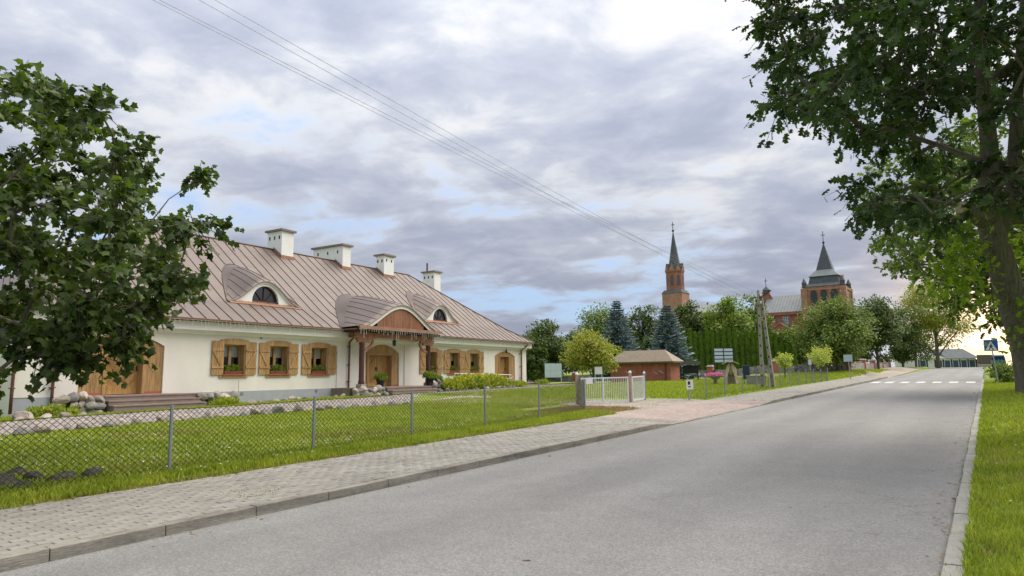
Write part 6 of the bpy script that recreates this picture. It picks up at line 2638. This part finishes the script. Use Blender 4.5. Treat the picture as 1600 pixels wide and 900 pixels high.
spruce('blue spruce half hidden behind the yellow-green tree', 963, 468, 74, 88, 51)
spruce('blue spruce with full skirts right of the brick shed roof', 1041, 474, 66, 82, 52)


# thuja hedge: every tree on its own, four shapes copied
def thuja(seed):
    r2 = np.random.default_rng(seed)
    t_ = thing('thuja', (0, 0, 0), 'x', 'tree', 'thuja hedge')
    n = 2600
    z = r2.random(n) ** .9
    prof = np.sqrt(np.clip(1 - z ** 2.4, 0, 1)) * (0.75 + .25 * np.minimum(1, z * 5))
    a = r2.uniform(0, 6.283, n)
    rr = prof * .36 * r2.uniform(.7, 1.06, n) * (1 + .10 * np.sin(a * 3 + z * 9))
    P = np.stack([rr * np.cos(a), rr * np.sin(a), z * 5.2], 1)
    o = np.stack([np.cos(a), np.sin(a), np.zeros(n)], 1)
    D = unit(np.array([0, 0, 1.0]) + o * .35 + r2.normal(0, .25, (n, 3)))
    leaf_cloud('crown', P, D, unit(o + r2.normal(0, .35, (n, 3))), .26 * r2.uniform(.6, 1.2, n), NEEDLE, 'thuja', t_)
    b = MB()
    b.tube([(0, 0, -.2), (0, 0, 2.5), (0, 0, 5.0)], [.07, .05, .01], 6)
    b.lathe([(.24, .1), (.25, 2.5), (.17, 4.0), (.03, 4.9)], 8)
    b.mi = 0
    b.build('trunk', 'bark', t_)
    return t_


TH = [thuja(60 + k) for k in range(4)]
NT = 20
ORD = ['first', 'second', 'third', 'fourth', 'fifth', 'sixth', 'seventh', 'eighth', 'ninth', 'tenth', 'eleventh', 'twelfth', 'thirteenth', 'fourteenth', 'fifteenth', 'sixteenth', 'seventeenth', 'eighteenth', 'nineteenth', 'last']
A, B = at(1072, 590, 75), at(1242, 585, 73)
for i in range(NT):
    p = A + (B - A) * (i + rnd.uniform(-.12, .12)) / (NT - 1)
    o = TH[i] if i < 4 else copy_tree(TH[i % 4])
    g_ = gz(p[0], p[1])
    h = at(0, 0, 1)[2]
    want = at(1072 + 170 * i / (NT - 1), 516 + rnd.uniform(-4, 3) + (8 if i in (16, 17) else 0), 74)[2] - g_
    o.location = (p[0], p[1], g_)
    o.scale = (rnd.uniform(.95, 1.15), rnd.uniform(.95, 1.15), want / 5.3)
    o.rotation_euler = (0, 0, rnd.uniform(0, 6.28))
    o['label'] = 'columnar green thuja, %s from the left in the hedge' % ORD[i]

# ---------------------------------------------------------------- plants at the house
def planting(name, label, base, rx, ry, h, n, leaf, mat, flower=None, nf=0, cat='plants', rz=0.0, fl=.06):
    base = np.array(base, float)
    t_ = thing(name, base, label, cat, rz=rz)
    a = r2.uniform(-1, 1, (n, 2))
    z = r2.random(n) ** .7
    k_ = 1 - .5 * np.abs(a[:, 0]) ** 3
    P = np.stack([a[:, 0] * rx, a[:, 1] * ry, z * h * k_ * (.75 + .35 * np.sin(a[:, 0] * 9) ** 2)], 1)
    D = unit(np.stack([r2.normal(0, .45, n), r2.normal(0, .45, n), np.full(n, .8)], 1))
    leaf_cloud('foliage', P, D, unit(r2.normal(0, 1, (n, 3))), leaf * r2.uniform(.6, 1.3, n), DIA, mat, t_)
    if nf:
        a = r2.uniform(-1, 1, (nf, 2))
        P = np.stack([a[:, 0] * rx, a[:, 1] * ry, h * (.72 + .4 * r2.random(nf)) * (1 - .5 * np.abs(a[:, 0]) ** 3)], 1)
        leaf_cloud('flowers', P, unit(r2.normal(0, 1, (nf, 3))), unit(r2.normal(0, .6, (nf, 3)) + np.array([0, 0, 1])), np.full(nf, fl) * r2.uniform(.7, 1.3, nf), DIA, flower, t_)
    return t_


planting('flower_bed', 'long bed of tall yellow flowers before the ramp wall', hw(35.0, -2.95), 3.3, .5, .85, 2600, .2, 'grass', 'flower_yellow', 900, 'flower bed', HRZ, .09)
for k, (c, lb) in enumerate(zip(WIN, ('green plant on the sill of the first shuttered window from the left', 'green plant on the sill of the second shuttered window from the left', 'green plant on the sill of the window just left of porch',
                                      'green plant on the sill of the window half hidden by the porch post', 'sparse plant on the sill of the middle window right of porch', 'green plant on the sill of the last window towards the right door'))):
    t_ = planting('window_plant', lb, hw(c, .08, 1.80), .42, .09, .34, 260, .13, 'leaf_lime', 'flower_pink', 14, 'plant', HRZ, .06)
    t_['group'] = 'plants on the window sills'
    b = MB()
    b.hexa([(-.44, -.08, -.05), (.44, -.08, -.05), (.44, .08, -.05), (-.44, .08, -.05), (-.48, -.1, .1), (.48, -.1, .1), (.48, .1, .1), (-.48, .1, .1)])
    b.build('flower_box', 'terracotta', t_)
for s, d, z, sc_, lb in ((27.25, -1.8, .975, 1.0, 'potted yellowish plant beside the left porch post'), (31.6, -1.75, .975, 1.15, 'largest black pot of green leaves right of the porch steps'), (32.5, -1.7, .975, .8, 'small black pot next to the right porch post')):
    t_ = planting('potted_plant', lb, hw(s, d, z), .28 * sc_, .28 * sc_, .32 * sc_, 330, .15, 'leaf_lime', 'flower_yellow' if s < 28 else None, 25 if s < 28 else 0, 'potted plant', HRZ)
    t_['group'] = 'pots on the porch landing'
    t_.location.z += .36 * sc_
    b = MB()
    b.lathe([(.15 * sc_, -.36 * sc_), (.2 * sc_, -.1 * sc_), (.23 * sc_, .0), (.24 * sc_, .04)], 12)
    b.build('pot', 'pot', t_, smooth=True)
leaf_cloud('flowers', np.stack([r2.normal(0, .28, 500), r2.normal(0, .28, 500), .56 + r2.uniform(0, .16, 500)], 1), unit(r2.normal(0, 1, (500, 3))), unit(r2.normal(0, .6, (500, 3)) + np.array([0, 0, 1])), .12 * r2.uniform(.6, 1.2, 500), DIA, 'flower_pink', pk)
for s, d, rx, h, n, lb in ((17.6, -2.0, .5, .3, 300, 'low green tuft right of the wide door steps'), (11.4, -1.6, .7, .35, 500, 'green weeds at the foot of left downpipe'), (40.6, -2.6, .8, .35, 400, 'low greenery where the ramp wall ends'), (45.2, -2.0, .6, .3, 250, 'low greenery before the right-hand landing')):
    planting('ground_plant', lb, hw(s, d), rx, .4, h, n, .16, 'grass', rz=HRZ)
# bare twigs of a far tree showing above the first chimney
P = hw(29.0, 11.5, 9.5)
r3 = random.Random(5)
tt = thing('bare_treetop', hw(29.0, 15.5), 'thin bare treetop showing above the first chimney', 'tree')
b = MB()
zt0 = 12.3 - tt.location.z
b.tube([(0, 0, -.2), (0, 0, zt0 - 1.2), (0, 0, zt0)], [.14, .05, .012], 6)
for k in range(26):
    z = zt0 - 1.5 + k * .06
    a = r3.uniform(0, 6.28)
    L = r3.uniform(.2, .55)
    b.tube([(0, 0, z), (L * .6 * math.cos(a), L * .6 * math.sin(a), z + .1), (L * math.cos(a), L * math.sin(a), z + .3)], [.012, .01, .006], 3, False)
b.build('trunk', 'bark', tt)
n = 160
leaf_cloud('crown', np.stack([r2.normal(0, .25, n), r2.normal(0, .25, n), zt0 - r2.uniform(-.1, 1.4, n)], 1), unit(r2.normal(0, 1, (n, 3))), unit(r2.normal(0, 1, (n, 3))), .09 * r2.uniform(.6, 1.3, n), DIA, 'leaf_warm', tt)


# ---------------------------------------------------------------- grass, clover, litter
def blades(name, X, Y, hgt, mat, width=.008, lean=.5, flat_=False):
    n = len(X)
    Z = ground_z(X, Y)
    a = rng.uniform(0, 6.283, n)
    h = hgt * rng.uniform(.5, 1.25, n)
    wv = width * rng.uniform(.7, 1.4, n)
    dx, dy = np.cos(a), np.sin(a)
    la = rng.uniform(0, 6.283, n)
    ll = h * lean * rng.random(n)
    P0 = np.stack([X - dx * wv, Y - dy * wv, Z - .01], 1)
    P1 = np.stack([X + dx * wv, Y + dy * wv, Z - .01], 1)
    M0 = np.stack([X - dx * wv * .7 + .35 * ll * np.cos(la), Y - dy * wv * .7 + .35 * ll * np.sin(la), Z + h * .55], 1)
    M1 = np.stack([X + dx * wv * .7 + .35 * ll * np.cos(la), Y + dy * wv * .7 + .35 * ll * np.sin(la), Z + h * .55], 1)
    Tp = np.stack([X + ll * np.cos(la), Y + ll * np.sin(la), Z + h], 1)
    V = np.stack([P0, P1, M1, M0, Tp], 1).reshape(-1, 3)
    o = (np.arange(n) * 5)[:, None, None]
    F = np.array([(0, 1, 2), (0, 2, 3), (3, 2, 4)])[None] + o
    t_ = np_mesh(name, V, F.reshape(-1, 3), mat)
    return tag(t_, kind='stuff')


def patchy(X, Y, s=1.0):
    return .5 + .5 * np.sin(X * 1.7 * s + 1.3 * np.sin(Y * .9 * s)) * np.sin(Y * 1.3 * s + 1.1 * np.sin(X * 1.1 * s + 2))


def scatter(n, x0, x1, y0, y1, power=1.0):
    y = y0 + (y1 - y0) * rng.random(n) ** power
    x = x0 + (x1 - x0) * rng.random(n)
    return x, y


# right verge
x, y = scatter(90000, -.27, 3.2, 4.0, 16, 1.6)
k = (x < .16 * y + .7) & (rng.random(len(x)) < .25 + .75 * patchy(x, y, 1.6))
blades('verge_grass', x[k], y[k], .05 + .05 * patchy(x[k] * 2, y[k] * 2, 1.3), 'grass', .0055, .9)['label'] = 'mown grass on the right verge by the kerb'
x, y = scatter(60000, -.27, 7, 14, 52, 1.3)
k = (x < .16 * y + .9)
blades('verge_grass', x[k], y[k], .085, 'grass', .012, .8)['label'] = 'mown grass along the far right verge'
x, y = scatter(26000, -.2, 3.0, 4.0, 22, 1.5)
k = patchy(x, y, 1.6) < .45
blades('dry_grass', x[k], y[k], .05, 'grass_dry', .006, 1.2)['label'] = 'yellowed grass in worn spots of the right verge'
x, y = scatter(5000, -9.1, -6.95, 3, 17.2, 1.3)
ix = np.round((x - (KX - .155)) / WD) * WD + KX - .155
k = patchy(x, y, 1.3) > .82
x, y = ix[k], y[k]
o = blades('joint_weeds', x, y, .02, 'grass', .006, 1.5)
o.data.vertices.foreach_get('co', (cbuf := np.empty(len(o.data.vertices) * 3, np.float32)))
cbuf = cbuf.reshape(-1, 3)
cbuf[:, 2] += .135
o.data.vertices.foreach_set('co', cbuf.ravel())
o['label'] = 'moss and tiny weeds in the footway joints'
# tufts creeping over the right kerb and its joint
tx_, ty_ = [], []
for yc_ in (5.4, 6.3, 7.2, 8.4, 9.6, 10.7, 11.8, 13.5, 15, 16.2, 18, 19.5, 21.5, 24, 28, 31, 36):
    m = 330
    tx_.append(-.30 + rng.normal(0, .05, m))
    ty_.append(yc_ + rng.normal(0, .3, m))
x, y = np.concatenate(tx_), np.concatenate(ty_)
o = blades('kerb_weeds', np.maximum(x, -.42), y, .07, 'grass', .007, 1.2)
o.location.z = .03
o['label'] = 'weeds growing over the right kerb'
# front lawn
x, y = scatter(150000, -19.8, -9.28, 1.0, 24, 1.1)
k = ~((x > -13) & (y > 17.9)) & (rng.random(len(x)) < .45 + .55 * patchy(x, y, .7))
blades('front_lawn_grass', x[k], y[k], .065, 'grass', .011, .9)['label'] = 'green lawn behind the chain-link fence'
x, y = scatter(36000, -10.4, -9.24, .5, 18.3, 1.2)
k = (x < -9.42 + .13 * np.sin(y * 2.1) + .08 * np.sin(y * 5.3)) | (rng.random(len(x)) < .25)
x, y = x[k], y[k]
blades('edge_grass', x, y, .09, 'grass', .009, .9)['label'] = 'longer grass between the footway and the fence'
x, y = scatter(50000, -24, -9.3, 25.5, 60)
k = (x < -9.3) & ~((x > -12.4) & (y < 26.2))
blades('field_grass', x[k], y[k], .11, 'grass', .02, .8)['label'] = 'grass field beyond the gate'
x, y = scatter(14000, -19, -14, 24, 40)
blades('field_grass', x, y, .10, 'grass', .02, .8)['label'] = 'grass before the right half of the house'
x, y = scatter(22000, -27.0, -24.6, 5, 24)
k = (x > -26.3)
blades('foundation_grass', x, y, .09, 'grass', .012, .8)['label'] = 'grass strip along the foot of the white house'
x, y = scatter(7000, -12, -9.4, 17.6, 20.4)
k = (y < 18.9 + (x + 10.4) * -.9)
blades('dry_grass', x, y, .07, 'grass_dry', .008, 1.0)['label'] = 'straw-coloured trampled grass at the gateway'
x, y = scatter(6000, -9.55, -9.2, .5, 17.5)
blades('dry_grass', x, y, .035, 'grass_dry', .006, 1.6)['label'] = 'dry straw and thatch along the back edge of footway'
x, y = scatter(16000, -18, -10.5, 3, 20)
k = patchy(x, y, .5) > .80
blades('dry_grass', x[k], y[k], .09, 'grass_dry', .009, 1.0)['label'] = 'dry brownish patches in the front lawn'
x, y = scatter(16000, -15, -9.3, 60, 90)
blades('bank_grass', x, y, .12, 'grass', .03, .6)['label'] = 'grassy bank beside the churchyard wall'


def dots(name, X, Y, size, lift, mat, tilt=.5):
    n = len(X)
    P = np.stack([X, Y, ground_z(X, Y) + lift * rng.uniform(.6, 1.2, n)], 1)
    return tag(leaf_cloud(name, P, unit(rng.normal(0, 1, (n, 3)) * np.array([1, 1, .3])), unit(rng.normal(0, tilt, (n, 3)) + np.array([0, 0, 1])), size * rng.uniform(.7, 1.3, n), (np.array([(0, -.5, 0), (.5, 0, .0), (0, .5, 0), (-.5, 0, 0), (0, 0, .25)]), np.array([(0, 1, 4), (1, 2, 4), (2, 3, 4), (3, 0, 4)])), mat), kind='stuff')


cx_, cy_ = [], []
for (x0, y0, sx_, sy_, m) in ((-11.5, 5.6, .5, .6, 260), (-12.8, 4.2, .6, .5, 200), (-15.5, 7.2, 1.0, .8, 420), (-12, 7.5, .5, .8, 220), (-10.7, 8.9, .35, .9, 160), (-14.5, 10.5, .9, .6, 260), (-10.8, 12.5, .4, 1.2, 120), (-16.5, 5.2, .9, .7, 260), (-11.2, 15.5, .5, .9, 100), (-17.5, 9.5, .9, .8, 200), (-9.9, 6.4, .3, 1.4, 150), (-14.2, 15, 1.2, 1.2, 80)):
    m = int(m * .28)
    cx_.append(x0 + rng.normal(0, sx_, m))
    cy_.append(y0 + rng.normal(0, sy_, m))
x, y = np.concatenate(cx_), np.concatenate(cy_)
k = x < -9.4
dots('clover_flowers', x[k], y[k], .03, .075, 'flower_white')['label'] = 'white clover blossoms scattered over the front lawn'
x, y = scatter(120, -.1, 2.6, 5, 24)
dots('clover_flowers', x, y, .03, .06, 'flower_white')['label'] = 'few white clover blossoms in the right verge'
# fallen leaves: kerb line, footway edge, a few on the asphalt
x = np.concatenate([rng.uniform(-6.72, -6.45, 90), rng.uniform(-.62, -.42, 130), rng.uniform(-9.38, -9.0, 260), rng.uniform(-6.2, -.6, 45), rng.uniform(-.2, 2.2, 60)])
y = np.concatenate([rng.uniform(3, 20, 90), rng.uniform(5, 40, 130), rng.uniform(3, 16, 260), rng.uniform(4, 30, 45), rng.uniform(5, 20, 60)])
n = len(x)
z = np.where(x < -9.2, ground_z(x, y) + .03, np.where(x < -6.9, pave_z(x, y) + .004, np.where(x < -.3, road_z(y) + .004, ground_z(x, y) + .05)))
tag(leaf_cloud('fallen_leaves', np.stack([x, y, z], 1), unit(rng.normal(0, 1, (n, 3)) * np.array([1, 1, .05])), unit(rng.normal(0, .15, (n, 3)) + np.array([0, 0, 1])), .06 * rng.uniform(.3, 1.3, n), OAKL, 'litter'), kind='stuff')['label'] = 'scattered brown fallen leaves on road and kerb'
o = leaf_cloud('fallen_leaf', np.array([[0, 0, 0.0]]), np.array([[1, .3, .02]]), np.array([[0, .1, 1.0]]), np.array([.13]), MAPLE, 'grass_dry')
P = at(190, 846, 1) - EYE
q = EYE + P * ((0.006 - EYE[2]) / (P[2] - SL * P[1]))
o.location = q
tag(o, 'single pale tan leaf on asphalt near the left kerb', 'leaf')
